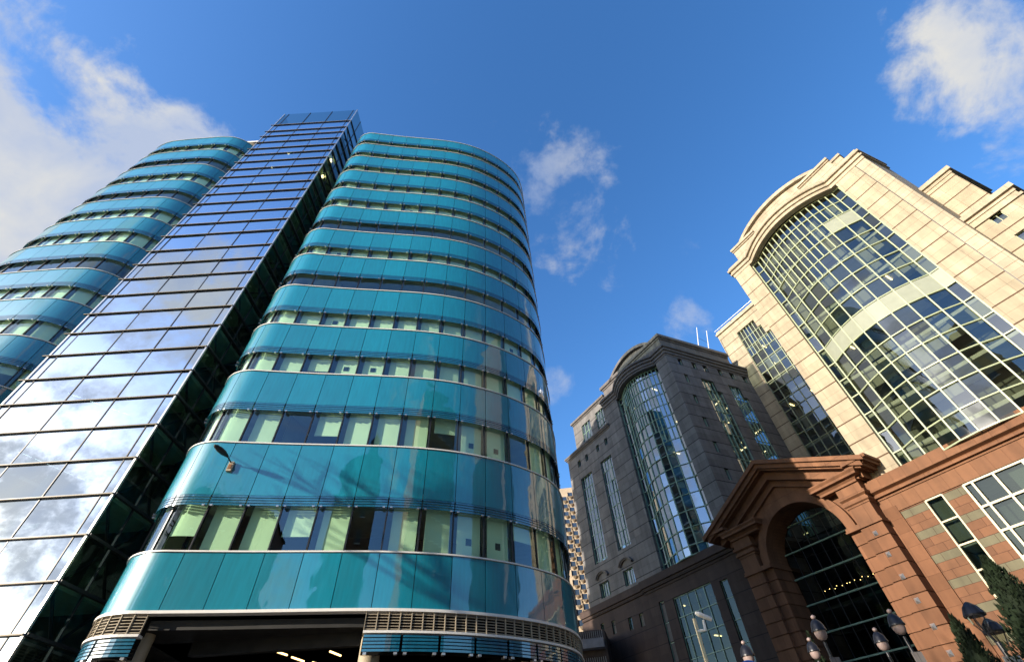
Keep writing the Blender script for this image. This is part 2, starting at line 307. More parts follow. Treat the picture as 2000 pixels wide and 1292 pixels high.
def grid(root,F,cols,rows,v,frame_m,glass_m,bar=.09,dep=.12,cell=None,name='window',tilt=.012,vof=None,label=None,skip=None,extra=None):
    """window of flat panes between bars; vof(s) gives a curved plan; skip(i,j) leaves a cell out"""
    vf=(lambda s:v+vof(s)) if vof else (lambda s:v)
    g=MB(); f=MB()
    for i in range(len(cols)-1):
        for j in range(len(rows)-1):
            if skip and skip(i,j): continue
            a,b,c,d=cols[i],cols[i+1],rows[j],rows[j+1]; t=lambda:random.uniform(-tilt,tilt); t0,t1,t2=t(),t(),t()
            g.face([F(b,vf(b)+t0,c),F(a,vf(a)+t1,c),F(a,vf(a)+t2,d),F(b,vf(b)+t0+t2-t1,d)],glass_m)
            if extra and extra(i,j):
                m_=(a+b)/2; f.box(lambda s,vv,z:F(s,vv+vf(m_),z),m_-bar/2,m_+bar/2,-.03,dep,c,d,frame_m)
    for i,s_ in enumerate(cols):
        for j in range(len(rows)-1):
            if skip and (i==0 or skip(i-1,j)) and (i==len(cols)-1 or skip(i,j)): continue
            f.box(lambda s,vv,z:F(s,vv+vf(s_),z),s_-bar/2,s_+bar/2,-.04,dep,rows[j],rows[j+1],frame_m)
    for j,z_ in enumerate(rows):
        for i in range(len(cols)-1):
            if skip and (j==0 or skip(i,j-1)) and (j==len(rows)-1 or skip(i,j)): continue
            a,b=cols[i],cols[i+1]
            G2=lambda s,vv,z:F(s,vv+vf(a)+(vf(b)-vf(a))*(s-a)/(b-a),z)
            f.box(G2,a,b,-.035,dep-.015,z_-bar/2,z_+bar/2,frame_m)
    o=g.build(name,root,label=label); f.build('frame',o); return o
def interior(root,F,s0,s1,z0,z1,v,step,zoff,deep=3.0,lights=.25,blinds=0.2,cw=1.2,name='floor_slab',bz=None):
    """storeys seen through the glass: slabs, a back wall, lit tubes, a few drawn blinds"""
    m=MB(); z=z0
    m.face([F(s0,v-deep,z0),F(s1,v-deep,z0),F(s1,v-deep,z1),F(s0,v-deep,z1)],CORE)
    k=math.ceil((z0-zoff)/step)
    while zoff+k*step<z1:
        zz=zoff+k*step; m.box(F,s0,s1,v-deep,v-.35,zz-.15,zz+.15,SLAB); k+=1
    m.build(name,root)
    n=int((s1-s0)/cw); k=math.ceil((z0-zoff)/step)
    while zoff+k*step<z1:
        zz=zoff+k*step
        for i in range(n):
            if random.random()<lights:
                l=MB(); c=s0+(i+.5)*cw; l.box(F,c-.05,c+.05,v-2.2,v-1.2,zz-.24,zz-.17,LIGHT); l.build('ceiling_light',root)
            if random.random()<blinds:
                l=MB(); c=s0+(i+.5)*cw; l.box(F,c-cw*.46,c+cw*.46,v-.30,v-.27,zz-step+.3 if random.random()<.5 else zz-step*.5,zz-.16,BLIND2); l.build('roller_blind',root)
        k+=1
def smooth_path(P,step=.35):
    out=[];n=len(P)
    for i in range(n-1):
        p0=P[max(i-1,0)];p1=P[i];p2=P[i+1];p3=P[min(i+2,n-1)]
        L=math.dist(p1,p2); k=max(1,int(L/step))
        # centripetal-ish catmull-rom
        t0,t1=math.dist(p0,p1)**.5 or 1e-3,math.dist(p1,p2)**.5; t2=math.dist(p2,p3)**.5 or 1e-3
        for j in range(k):
            t=j/k
            def co(a):
                m1=(p1[a]-p0[a])/t0-(p2[a]-p0[a])/(t0+t1)+(p2[a]-p1[a])/t1 if t0>2e-3 else (p2[a]-p1[a])/t1
                m2=(p2[a]-p1[a])/t1-(p3[a]-p1[a])/(t1+t2)+(p3[a]-p2[a])/t2 if t2>2e-3 else (p2[a]-p1[a])/t1
                m1*=t1;m2*=t1
                return (2*t**3-3*t*t+1)*p1[a]+(t**3-2*t*t+t)*m1+(-2*t**3+3*t*t)*p2[a]+(t**3-t*t)*m2
            out.append((co(0),co(1)))
    out.append(P[-1]); return out
def arcpath(path):
    cum=[0]
    for i in range(1,len(path)): cum.append(cum[-1]+math.dist(path[i],path[i-1]))
    return cum
def sub(path,cum,a,b):
    def at(t):
        for i in range(1,len(cum)):
            if cum[i]>=t:
                k=(t-cum[i-1])/(cum[i]-cum[i-1]); return (path[i-1][0]+(path[i][0]-path[i-1][0])*k,path[i-1][1]+(path[i][1]-path[i-1][1])*k)
        return path[-1]
    return [at(a)]+[path[i] for i in range(len(cum)) if a+.02<cum[i]<b-.02]+[at(b)]
GZ=-1.6
# ------------------------------------------------------------------ ground
m,t,o=newmat('asphalt'); b=pbsdf(t,(.05,.05,.05),.85); t.links.new(b.outputs[0],o.inputs[0])
g=MB(); g.face([(-900,-900,GZ-.02),(900,-900,GZ-.02),(900,900,GZ-.02),(-900,900,GZ-.02)],m); g.build('ground',kind='structure')
PAVE=stone('paving',(.22,.20,.18),(.26,.24,.21),.6,0,.9,(.08,.07,.06),.008,.8,.4,None,1)
g=MB(); g.box(lambda s,v,z:(s,v,z),-60,45,8,17,GZ-.02,GZ+.12,PAVE); g.build('pavement',kind='structure')
g=MB(); g.box(lambda s,v,z:(s,v,z),-60,45,7.8,8,GZ-.02,GZ+.13,CONC); g.build('kerb',kind='structure')
# ------------------------------------------------------------------ rounded teal blocks
SILLZ=[7.59,12.57,17.08,20.93,24.74,28.49,32.02,35.77,39.22,42.92,46.35,49.64,52.67]
SPB=[5.48,9.48,14.49,18.50,22.17,26.06,29.56,33.43,37.03,40.44,44.06,47.37,50.55]
def rounded_block(root,pts,sills,bots,x_ph,vis,pw=1.5,dark=(),nb_budget=100,closed_pts=None):
    path=smooth_path(pts,.2); cum=arcpath(path); T=cum[-1]
    inner=offs(path,-.35)
    a0,a1=vis  # arc-length range that the street can see
    joints=[x_ph+pw*k for k in range(-60,60) if a0<x_ph+pw*k<a1]; joints=[a0]+joints+[a1]
    full=path
    back=[(full[0][0],full[0][1])]
    nbl=0; rest=MB()
    for k,(zb,zt) in enumerate(zip(bots,sills)):
        lw=.48 if k>0 else 0
        B=MB()
        B.sweep(offs(path,-.12),[(0,zb+lw),(-.12,zb+lw),(-.12,zt-.02),(0,zt-.02)],DARK)       # carrier behind the panels
        for i in range(len(joints)-1):
            sp=sub(path,cum,joints[i]+.014,joints[i+1]-.014)
            if math.dist(sp[0],sp[-1])<.1: continue
            B.sweep(sp,[(0,zb+lw),(-.05,zb+lw),(-.05,zt-.05),(0,zt-.05)],TEAL)
        band=B.build('spandrel_band',root,smooth='auto')
        Rr=MB(); Rr.sweep(path,[(.05,zt-.03),(.05,zt+.03),(-.26,zt+.03),(-.26,zt-.04)],WHITE); Rr.build('sill_rail',band,smooth='auto')
        if k>0:
            Lv=MB(); ns=4
            for q in range(ns):
                z0=zb+.02+q*lw/ns
                for i in range(len(joints)-1):
                    sp=sub(path,cum,joints[i]+.03,joints[i+1]-.03)
                    if math.dist(sp[0],sp[-1])<.1: continue
                    Lv.sweep(sp,[(0,z0),(-.03,z0),(-.03,z0+lw/ns-.035),(0,z0+lw/ns-.035)],LOUV)
            for t_ in joints[1:-1]:
                for dd in (-.16,.16):
                    p=sub(path,cum,t_+dd-.05,t_+dd+.05); Lv.sweep([p[0],p[-1]],[(.05,zb-.03),(.05,zb+.03),(-.08,zb+.03),(-.08,zb-.03)],STEEL)
            Lv.build('sun_louvre',band)
        else:
            Rb=MB(); Rb.sweep(path,[(.07,zb-.06),(.07,zb+.04),(-.3,zb+.04),(-.3,zb-.06)],WHITE); Rb.build('bottom_rail',band)
        # soffit slab of the band
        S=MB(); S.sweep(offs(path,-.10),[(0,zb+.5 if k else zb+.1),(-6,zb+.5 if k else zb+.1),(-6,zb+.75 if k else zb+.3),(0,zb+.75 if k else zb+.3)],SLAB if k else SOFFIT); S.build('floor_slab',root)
        # glazing above this sill
        if k+1<len(sills):
            z0,z1=zt+.05,bots[k+1]+.5
            ip=offs(path,-.3); ic=arcpath(ip); Gm=MB(); sc_=ic[-1]/cum[-1]
            for i in range(len(joints)-1):
                # map joint to the inner path by nearest parameter
                sp=sub(path,cum,joints[i]+.02,joints[i+1]-.02)
                if math.dist(sp[0],sp[-1])<.1: continue
                so=offs(sp,-.2); tl=random.uniform(-.006,.006)
                for a in range(len(so)-1): Gm.face([(so[a][0],so[a][1],z0),(so[a+1][0],so[a+1][1],z0),(so[a+1][0]+tl,so[a+1][1]+tl,z1),(so[a][0]+tl,so[a][1]+tl,z1)],VGLASS)
            gb=Gm.build('glazing_band',root); Fm=MB()
            for t_ in joints[1:-1]:
                p=sub(path,cum,t_-.03,t_+.03); Fm.sweep(offs([p[0],p[-1]],-.2),[(.05,z0),(-.12,z0),(-.12,z1),(.05,z1)],DARK)
            Fm.sweep(offs(sub(path,cum,a0,a1),-.2),[(.04,z0-.02),(-.10,z0-.02),(-.10,z0+.04),(.04,z0+.04)],DARK); Fm.build('frame',gb)
            if k not in dark:
                for i in range(len(joints)-1):
                    if joints[i+1]-joints[i]<1: continue
                    r=random.random()
                    if k<2 and r<.10: continue
                    zl=z0+.02 if r<.78 else z0+(z1-z0)*random.choice([.25,.3,.5]) if k<3 else z0+.02
                    sp=offs(sub(path,cum,joints[i]+.10,joints[i+1]-.26 if k<3 else joints[i+1]-.22),-.40)
                    tgt=rest if nbl>=nb_budget else MB()
                    tgt.sweep(sp,[(0,zl),(-.02,zl),(-.02,z1),(0,z1)],BLIND)
                    if random.random()<.22 and len(sp)>=2:
                        c=sp[0]; d=sp[-1]; a_=(c[0]*.62+d[0]*.38,c[1]*.62+d[1]*.38); b_=(c[0]*.38+d[0]*.62,c[1]*.38+d[1]*.62)
                        tgt.sweep([a_,b_],[(.03,zl+.55),(.005,zl+.55),(.005,zl+.85),(.03,zl+.85)],DARK)
                    if nbl<nb_budget: tgt.build('roller_blind',gb); nbl+=1
    if rest.f: rest.build('roller_blind',root,kind='stuff')
    # core wall behind the offices
    c=MB(); c.sweep(offs(path,-4.5),[(0,sills[0]),(-.3,sills[0]),(-.3,sills[-1]-.3),(0,sills[-1]-.3)],CORE); c.build('interior_wall',root)
    rf=MB(); rf.face([(p[0],p[1],sills[-1]+.02) for p in offs(path,-.4)],CONC); rf.face([(p[0],p[1],sills[-1]-.3) for p in offs(path,-.4)][::-1],SLAB); rf.build('roof',root)
    return path,cum,joints
# right-hand block; listed east to west so that outward is left of travel
RWP=[(-15,46),(-6,45.4),(-1.5,43.5),(.9,40),(1.9,36),(2.35,32),(2.50,28.5),(2.36,26),(2.0,24.35),(1.38,23.2),(.55,22.3),(-.55,21.4),(-1.72,20.66),(-3.08,20.0),(-4.55,19.5),(-6.15,19.12),(-8.2,18.78),(-11,18.35),(-13.4,17.93),(-14.5,17.76),(-15.35,17.96),(-16.05,18.55),(-16.5,19.4),(-16.6,20.4),(-16.6,24),(-16.6,46)]
RB=thing('office_block','tall rounded glass office block in teal bands, right of the blue glass tower','office building',(-6,30,GZ))
_p=smooth_path(RWP,.2);_c=arcpath(_p); jx=min(range(len(_p)),key=lambda i:math.dist(_p[i],(-4.57,19.55)))
tA=next(_c[i] for i in range(len(_p)) if _p[i][1]<37 and _p[i][0]>0); tB=next(_c[i] for i in range(len(_p)) if _p[i][0]<-16.5 and _p[i][1]>27)
path,cum,joints=rounded_block(RB,RWP,SILLZ,SPB,_c[jx],(tA,tB),dark=(4,6))
# undercroft of the right-hand block
iR=min(range(len(path)),key=lambda i:math.dist(path[i],(-6.1,19.13)))
iL=min(range(len(path)),key=lambda i:math.dist(path[i],(-13.65,17.9))); 
def lowscreen(p,cm,t0,t1,name):
    L=MB(); sp=sub(p,cm,t0,t1)
    for q in range(7):
        z=4.84+q*.095; L.sweep(sp,[(0,z),(-.04,z),(-.04,z+.022),(0,z+.022)],CONC)
    n=int((t1-t0)/.42)
    for i in range(n+1):
        a=t0+(t1-t0)*i/n; q=sub(p,cm,max(t0,a-.018),min(t1,a+.018)); L.sweep([q[0],q[-1]],[(.03,4.8),(-.05,4.8),(-.05,5.45),(.03,5.45)],CONC)
    L.sweep(sp,[(-.35,4.8),(-.4,4.8),(-.4,5.45),(-.35,5.45)],BLACK)
    sc1=L.build(name,RB)
    L=MB(); L.sweep(sp,[(.06,4.72),(.06,4.80),(-.3,4.80),(-.3,4.72)],WHITE)
    k=int((t1-t0)/1.5)+1
    for i in range(k):
        a=t0+(t1-t0)*i/k+.05; bb=t0+(t1-t0)*(i+1)/k-.05; s2=sub(p,cm,a,bb)
        for q in range(5):
            z=4.16+q*.11; L.sweep(s2,[(0,z),(-.04,z),(-.04,z+.075),(0,z+.075)],LOUV)
        for dd in (a+.12,bb-.12):
            q=sub(p,cm,dd-.06,dd+.06); L.sweep([q[0],q[-1]],[(.04,4.06),(.04,4.13),(-.2,4.13),(-.2,4.06)],STEEL)
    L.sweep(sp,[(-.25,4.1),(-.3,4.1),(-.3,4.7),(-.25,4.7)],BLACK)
    L.build('slatted_screen',RB)
lowscreen(path,cum,tA,cum[iR],'grille'); lowscreen(path,cum,cum[iL],tB,'grille')
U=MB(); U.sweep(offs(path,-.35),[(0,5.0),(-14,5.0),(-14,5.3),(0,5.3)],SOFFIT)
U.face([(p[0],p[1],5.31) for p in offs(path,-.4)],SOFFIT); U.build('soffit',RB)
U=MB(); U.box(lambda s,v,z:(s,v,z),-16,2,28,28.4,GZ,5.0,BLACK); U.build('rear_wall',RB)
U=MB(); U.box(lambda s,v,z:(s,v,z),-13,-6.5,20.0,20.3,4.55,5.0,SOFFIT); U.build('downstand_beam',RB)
for (x,y,rad) in ((-14.1,18.75,.36),(-6.05,20.0,.38),(-.15,22.9,.34),(.6,26.5,.36)):
    c=MB(); c.lathe((x,y,GZ),[(rad,0),(rad,6.62)],CONC,28); c.build('column',RB,smooth=True)
for (a,b) in (((-10.48,21.5),(-10.25,22.35)),((-10.2,22.75),(-9.99,23.6)),((-8.56,20.8),(-8.36,21.65)),((-8.4,22.2),(-8.2,23.0)),((-9.7,23.85),(-9.5,24.55)),((-12.0,23.9),(-11.8,24.7))):
    L=MB(); L.tube((a[0],a[1],4.9),(b[0],b[1],4.9),.035,None,emit('batten',(1,.62,.22),3),6); L.build('ceiling_light',RB)
# left-hand block
LS=[36.4*t for t in (.300,.405,.505,.6079,.7094,.8073,.9106,1.0208,1.1216,1.2241,1.3299,1.4375,1.5423)]
LBt=[LS[0]-2.0]+[LS[i-1]+(LS[i]-LS[i-1])*.40 for i in range(1,13)]
LWP=[(-28.9,40),(-28.9,24),(-28.95,21.6),(-29.35,20.3),(-30.15,19.15),(-31.3,18.5),(-32.6,18.32),(-35,18.32),(-37.6,18.38),(-39.4,18.55),(-40.9,19.05),(-42.0,19.9),(-42.8,21.2),(-43.1,23),(-43.1,40)]
LB=thing('office_block','rounded glass office block in teal bands, left of the blue glass tower','office building',(-36,26,GZ))
_p=smooth_path(LWP,.2);_c=arcpath(_p)
tA2=next(_c[i] for i in range(len(_p)) if _p[i][1]<24); tB2=next(_c[i] for i in range(len(_p)) if _p[i][0]<-42.9 and _p[i][1]>25)
rounded_block(LB,LWP,LS,LBt,tA2+.4,(tA2,tB2),dark=(5,8,10),nb_budget=100)
pl=MB(); pl.box(lambda s,v,z:(s,v,z),-33.5,-30.6,21.5,26,LS[-1],LS[-1]+2.4,LIME2); pl.box(lambda s,v,z:(s,v,z),-33.8,-29.9,19.9,26.3,LS[-1]+2.4,LS[-1]+2.75,WHITE); pl.build('plant_room',LB)
# ------------------------------------------------------------------ glass tower between the blocks
TZ=[26.2*t for t in (-.02,.06,.13,.198,.266,.335,.405,.475,.548,.621,.69,.763,.837,.909,.983,1.057,1.127,1.197,1.2813,1.3509,1.4201,1.4933,1.5645,1.6338,1.7062,1.7773,1.8478,1.92,1.9861,2.0586,2.1322,2.1944,2.2767)]; TT=2.4372*26.2
TW=thing('glass_tower','slim square blue glass stair tower with dark horizontal fins, between the two teal blocks','tower',(-23,22,GZ))
F_=lambda s,v,z:(s,v,z)
X0,X1,Y0,Y1=-28.0,-18.45,18.5,28.0
tc=[X0,X0+.55,X0+.55+2.85,X0+.55+5.7,X1-.55,X1]; FT=frame(X0,Y0,90); 
def FTf(s,v,z): return (X0+s,Y0-v,z)
def FTr(s,v,z): return (X1+v,Y0+s,z)
gl=MB(); zz=[GZ]+TZ+[TT]
for i in range(5):
    for j in range(len(zz)-1):
        a,b,c,d=tc[i],tc[i+1],zz[j],zz[j+1]; q=random.uniform(-.009,.009); q2=random.uniform(-.009,.009); gm=TGLASS if j<len(zz)-2 else SGLASS
        gl.face([(a,Y0+q,c),(b,Y0,c),(b,Y0+q2,d),(a,Y0+q+q2,d)],gm)
cw=gl.build('curtain_wall',TW,label='blue mirror-like street face of the tower'); fr=MB()
for z_ in TZ: fr.box(F_,X0-.35,X1+.02,Y0-.10,Y0-.01,z_-.035,z_+.035,DARK); fr.box(F_,X0-.35,X1+.02,Y0-.118,Y0-.103,z_-.035,z_-.005,CONC)
for x in tc[1:-1]: fr.box(F_,x-.025,x+.025,Y0-.03,Y0+.10,GZ,TT,DARK)
for x in (X0,X1): fr.box(F_,x-.05,x+.05,Y0-.06,Y0+.04,GZ,TT,STEEL)
fr.build('frame',cw)
gl=MB(); ty=[Y0,Y0+1.5,Y0+3.1,Y0+4.7,Y0+6.3,Y0+7.9,Y1]
for i in range(6):
    for j in range(len(zz)-1):
        a,b,c,d=ty[i],ty[i+1],zz[j],zz[j+1]; q=random.uniform(-.008,.008)
        gl.face([(X1+q,b,c),(X1,a,c),(X1,a,d),(X1+q,b,d)],SGLASS)
cs=gl.build('curtain_wall',TW,label='dark green see-through side face of the tower'); fr=MB()
for z_ in TZ: fr.box(F_,X1-.02,X1+.14,Y0-.02,Y1,z_-.06,z_+.06,DARK)
for y in ty[1:-1]: fr.box(F_,X1-.08,X1+.03,y-.03,y+.03,GZ,TT,DARK)
fr.build('frame',cs)
gl=MB(); gl.face([(X0,Y0,GZ),(X0,Y1,GZ),(X0,Y1,TT),(X0,Y0,TT)],SGLASS); gl.face([(X0,Y1,TZ[-1]),(X1,Y1,TZ[-1]),(X1,Y1,TT),(X0,Y1,TT)],SGLASS); gl.build('rear_glass',TW)
bx=MB(); bx.box(F_,X0+.1,X1-.1,Y0+3.6,Y1-.05,GZ,TZ[-1],plain('core_wall',(.03,.045,.04),.8,0,.2,.3)); bx.build('lift_core',TW)  # core made wide and opaque so that sun cannot pass through the tower
GREEN=plain('green_landing',(.24,.38,.26),.6,0,.3,.15)
for k in range(0,len(TZ)-1,2):
    z_=TZ[k]; s_=MB(); s_.box(F_,X0+.25,X1-.25,Y0+2.6,Y0+3.58,z_-.12,z_+.12,GREEN); s_.box(F_,X1-2.0,X1-.25,Y0+.3,Y0+2.6,z_-.12,z_+.1,GREEN)
    s_.box(F_,X0+.3,X1-.25,Y0+.3,Y0+.42,z_-.10,z_+.10,DARK); s_.build('landing',TW)
    if k+2<len(TZ):
        z2=TZ[k+2]; st=MB(); zm=(z_+z2)/2
        for (xa,za,xb,zb_,y) in ((X1-2.2,z_,X1-6.8,zm,Y0+.9),(X1-6.8,zm,X1-2.2,z2,Y0+2.1)):
            st.face([(xa,y-.5,za),(xb,y-.5,zb_),(xb,y+.5,zb_),(xa,y+.5,za)],GREEN); st.tube((xa,y-.55,za+1.0),(xb,y-.55,zb_+1.0),.03,None,STEEL,5); st.tube((xa,y-.52,za),(xb,y-.52,zb_),.09,None,DARK,4)
        st.box(F_,X1-8.2,X1-6.8,Y0+.4,Y0+2.7,zm-.1,zm+.05,GREEN)
        st.build('stair_flight',TW)
        br=MB(); br.tube((X1-.5,Y0+.4,z_),(X1-.5,Y0+3.4,z2),.07,None,DARK,5); br.tube((X1-.5,Y0+3.4,z_),(X1-.5,Y0+.4,z2),.07,None,DARK,5); br.build('cross_brace',TW)
for k in (25,27):
    z_=TZ[k]; L=MB(); L.lathe((X1-.9,Y0+1.6+.2*(k%3),z_+1.2),[(0,0),(.20,.02),(.20,.12),(0,.14)],LIGHT,12); L.build('ceiling_light',TW)
for k,x_ in ((26,-25.3),(24,-26.0),(28,-24.6)):
    L=MB(); L.lathe((x_,Y0+1.2,TZ[k]+1.2),[(0,0),(.12,.02),(.12,.10),(0,.12)],LIGHT,10); L.build('ceiling_light',TW)
for x in (X0+2.4,X0+5.3):
    c=MB(); c.box(F_,x-.18,x+.18,Y0+.45,Y0+.8,GZ,TZ[-1],plain('pale_column',(.40,.55,.50),.6)) ; c.build('column',TW)
# ------------------------------------------------------------------ limestone building
A=-31.7; P0=(28.84,32.42); FR=frame(P0[0],P0[1],A)
LM=thing('stone_building','sunlit cream limestone building with a giant curved glass bay under a stone arch','building',(*FR(-6,-5,0)[:2],GZ))
B0,B1=-11.38,0.0
def bulge(s,a=-10.55,b=-.8,h=1.45):
    t=(s-(a+b)/2)/((b-a)/2); return h*(1-t*t) if abs(t)<1 else 0
m=MB(); m.box(FR,0,2.15,-16.9,0,GZ,43.95,LIME); m.build('pier',LM)
m=MB(); m.box(FR,-13.58,-11.38,-3.0,0,GZ,43.95,LIME); m.box(FR,-13.64,-13.58,-1.0,-.10,GZ,43.95,DARK); m.box(lambda s,v,z:FR(s,v,z),-14.6,-13.64,-.9,-.03,GZ,43.95,LIME2,skip='r')
m.plan([FR(-14.6,-.03,0)[:2],FR(-14.6-.126*5.2,-5.2,0)[:2],FR(-13.7,-5.2,0)[:2],FR(-13.7,-.92,0)[:2]],GZ,45.3,LIME2); m.build('pier',LM)
# reveals and body
m=MB(); m.box(FR,-14.5,2.1,-17.2,-4.2,GZ,44.5,LIME); m.build('rear_body',LM)
rows=[16.3+0]+[18.05+1.83*i for i in range(14)]; rows=[16.2]+[1.5+1.83*k+.0 for k in range(9,23)]+[43.4]
cols=[B0+.06,-10.55]+[-10.55+ (9.75)/8*i for i in range(1,9)]+[-.06]
nar={9:22,8:22,7:20,6:20,5:19,4:18,3:18,2:21,1:21,0:30}
def exn(i,j):
    if i==0 or i==len(cols)-2: return False
    z=rows[j]; lim={1:39.9,2:39.9,3:36.2,4:36.2,5:34.4,6:34.4,7:36.2,8:38.1}.get(i,60); return z>=lim-.2
def vj(s): return -.55+bulge(s)
grid(LM,FR,cols,rows,-.55,FRAME,BGLASS,.10,.12,name='bay_window',tilt=.03,vof=bulge,extra=exn)
interior(LM,FR,B0+.05,-.05,16,43.6,-.75,3.66,1.5+1.83*9,3.4,.05,.42,1.22)
# pale spandrel strips behind the glass
PPAN=plain('pale_panel',(.25,.27,.21),.25,0,.5,.06)
for zc,cc_ in ((1.5+1.83*15,cols[:-1]),(1.5+1.83*21,cols[1:4])):
    s_=MB(); pts=[FR(c_,-.535+bulge(c_),0)[:2] for c_ in cc_]
    s_.sweep(pts,[(.02,zc-1.76),(-.0,zc-1.76),(-.0,zc-.07),(.02,zc-.07)],PPAN); s_.build('spandrel_panel',LM)
# cornice of two fillets following the bay
bayp=[FR(-10.9+ (10.5)*i/24,.0+1.75*(1-((i-12)/12)**2),0)[:2] for i in range(25)]
cp=[FR(-15.1,-4.0,0)[:2],FR(-14.6,-.0,0)[:2]]+bayp+[FR(2.2,0,0)[:2],FR(2.2,-16.9,0)[:2]]
m=MB(); m.sweep(cp,[(-.6,43.5),(.04,43.5),(.04,43.95),(.20,43.98),(.20,44.22),(.08,44.25),(.08,44.55),(.30,44.6),(.30,44.9),(.10,44.93),(.10,45.3),(-.6,45.3)],LIME2); m.build('cornice',LM)
m=MB(); m.face([(x,y,43.52) for x,y in bayp]+[FR(-.1,-.9,43.52),FR(-11.3,-.9,43.52)],DARK); m.face([(x,y,45.42) for x,y in bayp]+[FR(-.1,-.9,45.42),FR(-11.3,-.9,45.42)],LIME2); m.build('bay_head',LM)
# stepped attic and segmental pediment
m=MB(); m.box(FR,-12.65,.75,-2.2,-.15,45.4,47.2,LIME2); m.box(FR,-13.6,-12.65,-2.2,-.35,45.4,46.6,LIME2);  m.box(FR,.75,2.1,-16.9,-.5,45.4,45.6,LIME2)
m.box(FR,-13.7,-12.3,-2.3,-.2,46.6,46.95,LIME2); m.build('attic_parapet',LM)
def arcpts(cx,hw,z0,rise,n=28):
    r=(hw*hw+rise*rise)/(2*rise); th=math.asin(hw/r); return [(cx+r*math.sin(-th+2*th*i/n),z0-(r-rise)+r*math.cos(-th+2*th*i/n)) for i in range(n+1)]
ap=arcpts(-5.9,5.7,47.3,2.15); m=MB(); m.prism(ap,FR,-2.0,-.30,LIME2)
a1=arcpts(-5.9,5.7,47.3,2.15);a2=arcpts(-5.9,5.1,47.3,1.62)
for i in range(len(a1)-1):
    m.prism([a1[i],a1[i+1],a2[i+1],a2[i]],FR,-.30,.10,LIME2)
m.build('segmental_pediment',LM)
for (a,b) in ((-12.75,-8.9),(-2.6,.85)):
    m=MB(); m.box(FR,a,b,-.6,.12,47.2,47.55,LIME2); m.box(FR,a+.05,b-.05,-.6,-.02,46.98,47.2,LIME2); m.build('broken_cornice',LM)
# right-hand stepped wings
for (s0,s1,v,zt,nm) in ((-18.14,-14.6,-1.5,31.55,'front_wing'),(-17.45,-14.4,-4.0,38.86,'rear_wing')):
    m=MB()
    if nm=='front_wing':
        hs=[(-16.58,-15.78,29.75,30.6),(-16.9,-15.75,24.4,28.2)]
        wall(m,FR,s0,s1,GZ,zt,v,hs,LIME,.25); m.box(FR,s0,s1,-9,v-.26,GZ,zt,LIME,skip='f'); m.face([FR(s0,v,GZ),FR(s0,v-.26,GZ),FR(s0,v-.26,zt),FR(s0,v,zt)],LIME)
    else: m.box(FR,s0,s1,-12,v,GZ,zt,LIME)
    o_=m.build('wing',LM)
    m=MB(); cpth=[FR(s0-.126*6,v-6,0)[:2],FR(s0,v,0)[:2],FR(s1,v,0)[:2]]; m.sweep(cpth,[(-.4,zt-.3),(.08,zt-.3),(.08,zt),(.28,zt+.03),(.28,zt+.5),(-.4,zt+.5)],LIME2)
    if nm=='front_wing': m.sweep(cpth,[(-.2,zt-.95),(.14,zt-.95),(.14,zt-.7),(-.2,zt-.7)],LIME2)
    m.build('cornice',o_)
    if nm=='front_wing':
        for h in hs:
            c=[h[0]+.02,(h[0]+h[1])/2,h[1]-.02]; r=[h[2]+.02,h[3]-.02] if h[3]-h[2]<1 else [h[2]+.02,26.3,h[3]-.02]
            grid(LM,FR,c,r,v-.2,FRAME,BGLASS,.05,.06)
            k=MB(); k.box(FR,h[0],h[1],v-.8,v-.5,h[2],h[3],CORE); k.build('roller_blind',LM)
# recessed wall between the two bays
VR=-16.9
m=MB(); hs=[(9.45,12.8,20,51.7),(8.87,9.45,20,50.0),(6.0,8.87,20,48.2)]
wall(m,FR,2.1,15.9,GZ,53.75,VR,hs,LIME,.4); m.box(FR,2.1,15.9,-28,VR-.41,GZ,53.7,LIME,skip='f'); rw=m.build('recessed_wall',LM)
m=MB(); m.box(FR,2.1,16.0,VR-.5,VR+.25,53.75,54.1,LIME2); m.box(FR,2.1,15.9,VR-.4,VR-.1,54.1,54.7,LIME2); m.build('cornice',rw)
m=MB(); m.tube(FR(2.2,VR+.1,54.9),FR(15.95,VR+.1,54.9),.05,None,STEEL,6)
for i in range(6): m.tube(FR(3+2.4*i,VR+.1,54.1),FR(3+2.4*i,VR+.1,54.95),.04,None,STEEL,6)
m.build('railing',rw)
cw_=[6.0+.555*i for i in range(13)][:]; cw_=[12.8-1.11*i for i in range(6,-1,-1)]; rr=[20+1.8*i for i in range(0,17)]; rr=[51.7-1.76*i for i in range(18,-1,-1)]
grid(LM,FR,[12.8-1.11*i for i in range(6,-1,-1)],rr,VR-.3,FRAME,BGLASS,.09,.12,tilt=.03,extra=lambda i,j:rr[j]>46,skip=lambda i,j:(rr[j+1]>50.1 and i<3) or (rr[j+1]>48.3 and i<2) or rr[j]<20)
interior(LM,FR,6,12.8,20.2,51.5,VR-.35,3.52,20.0,3.0,.15,.25,1.11)
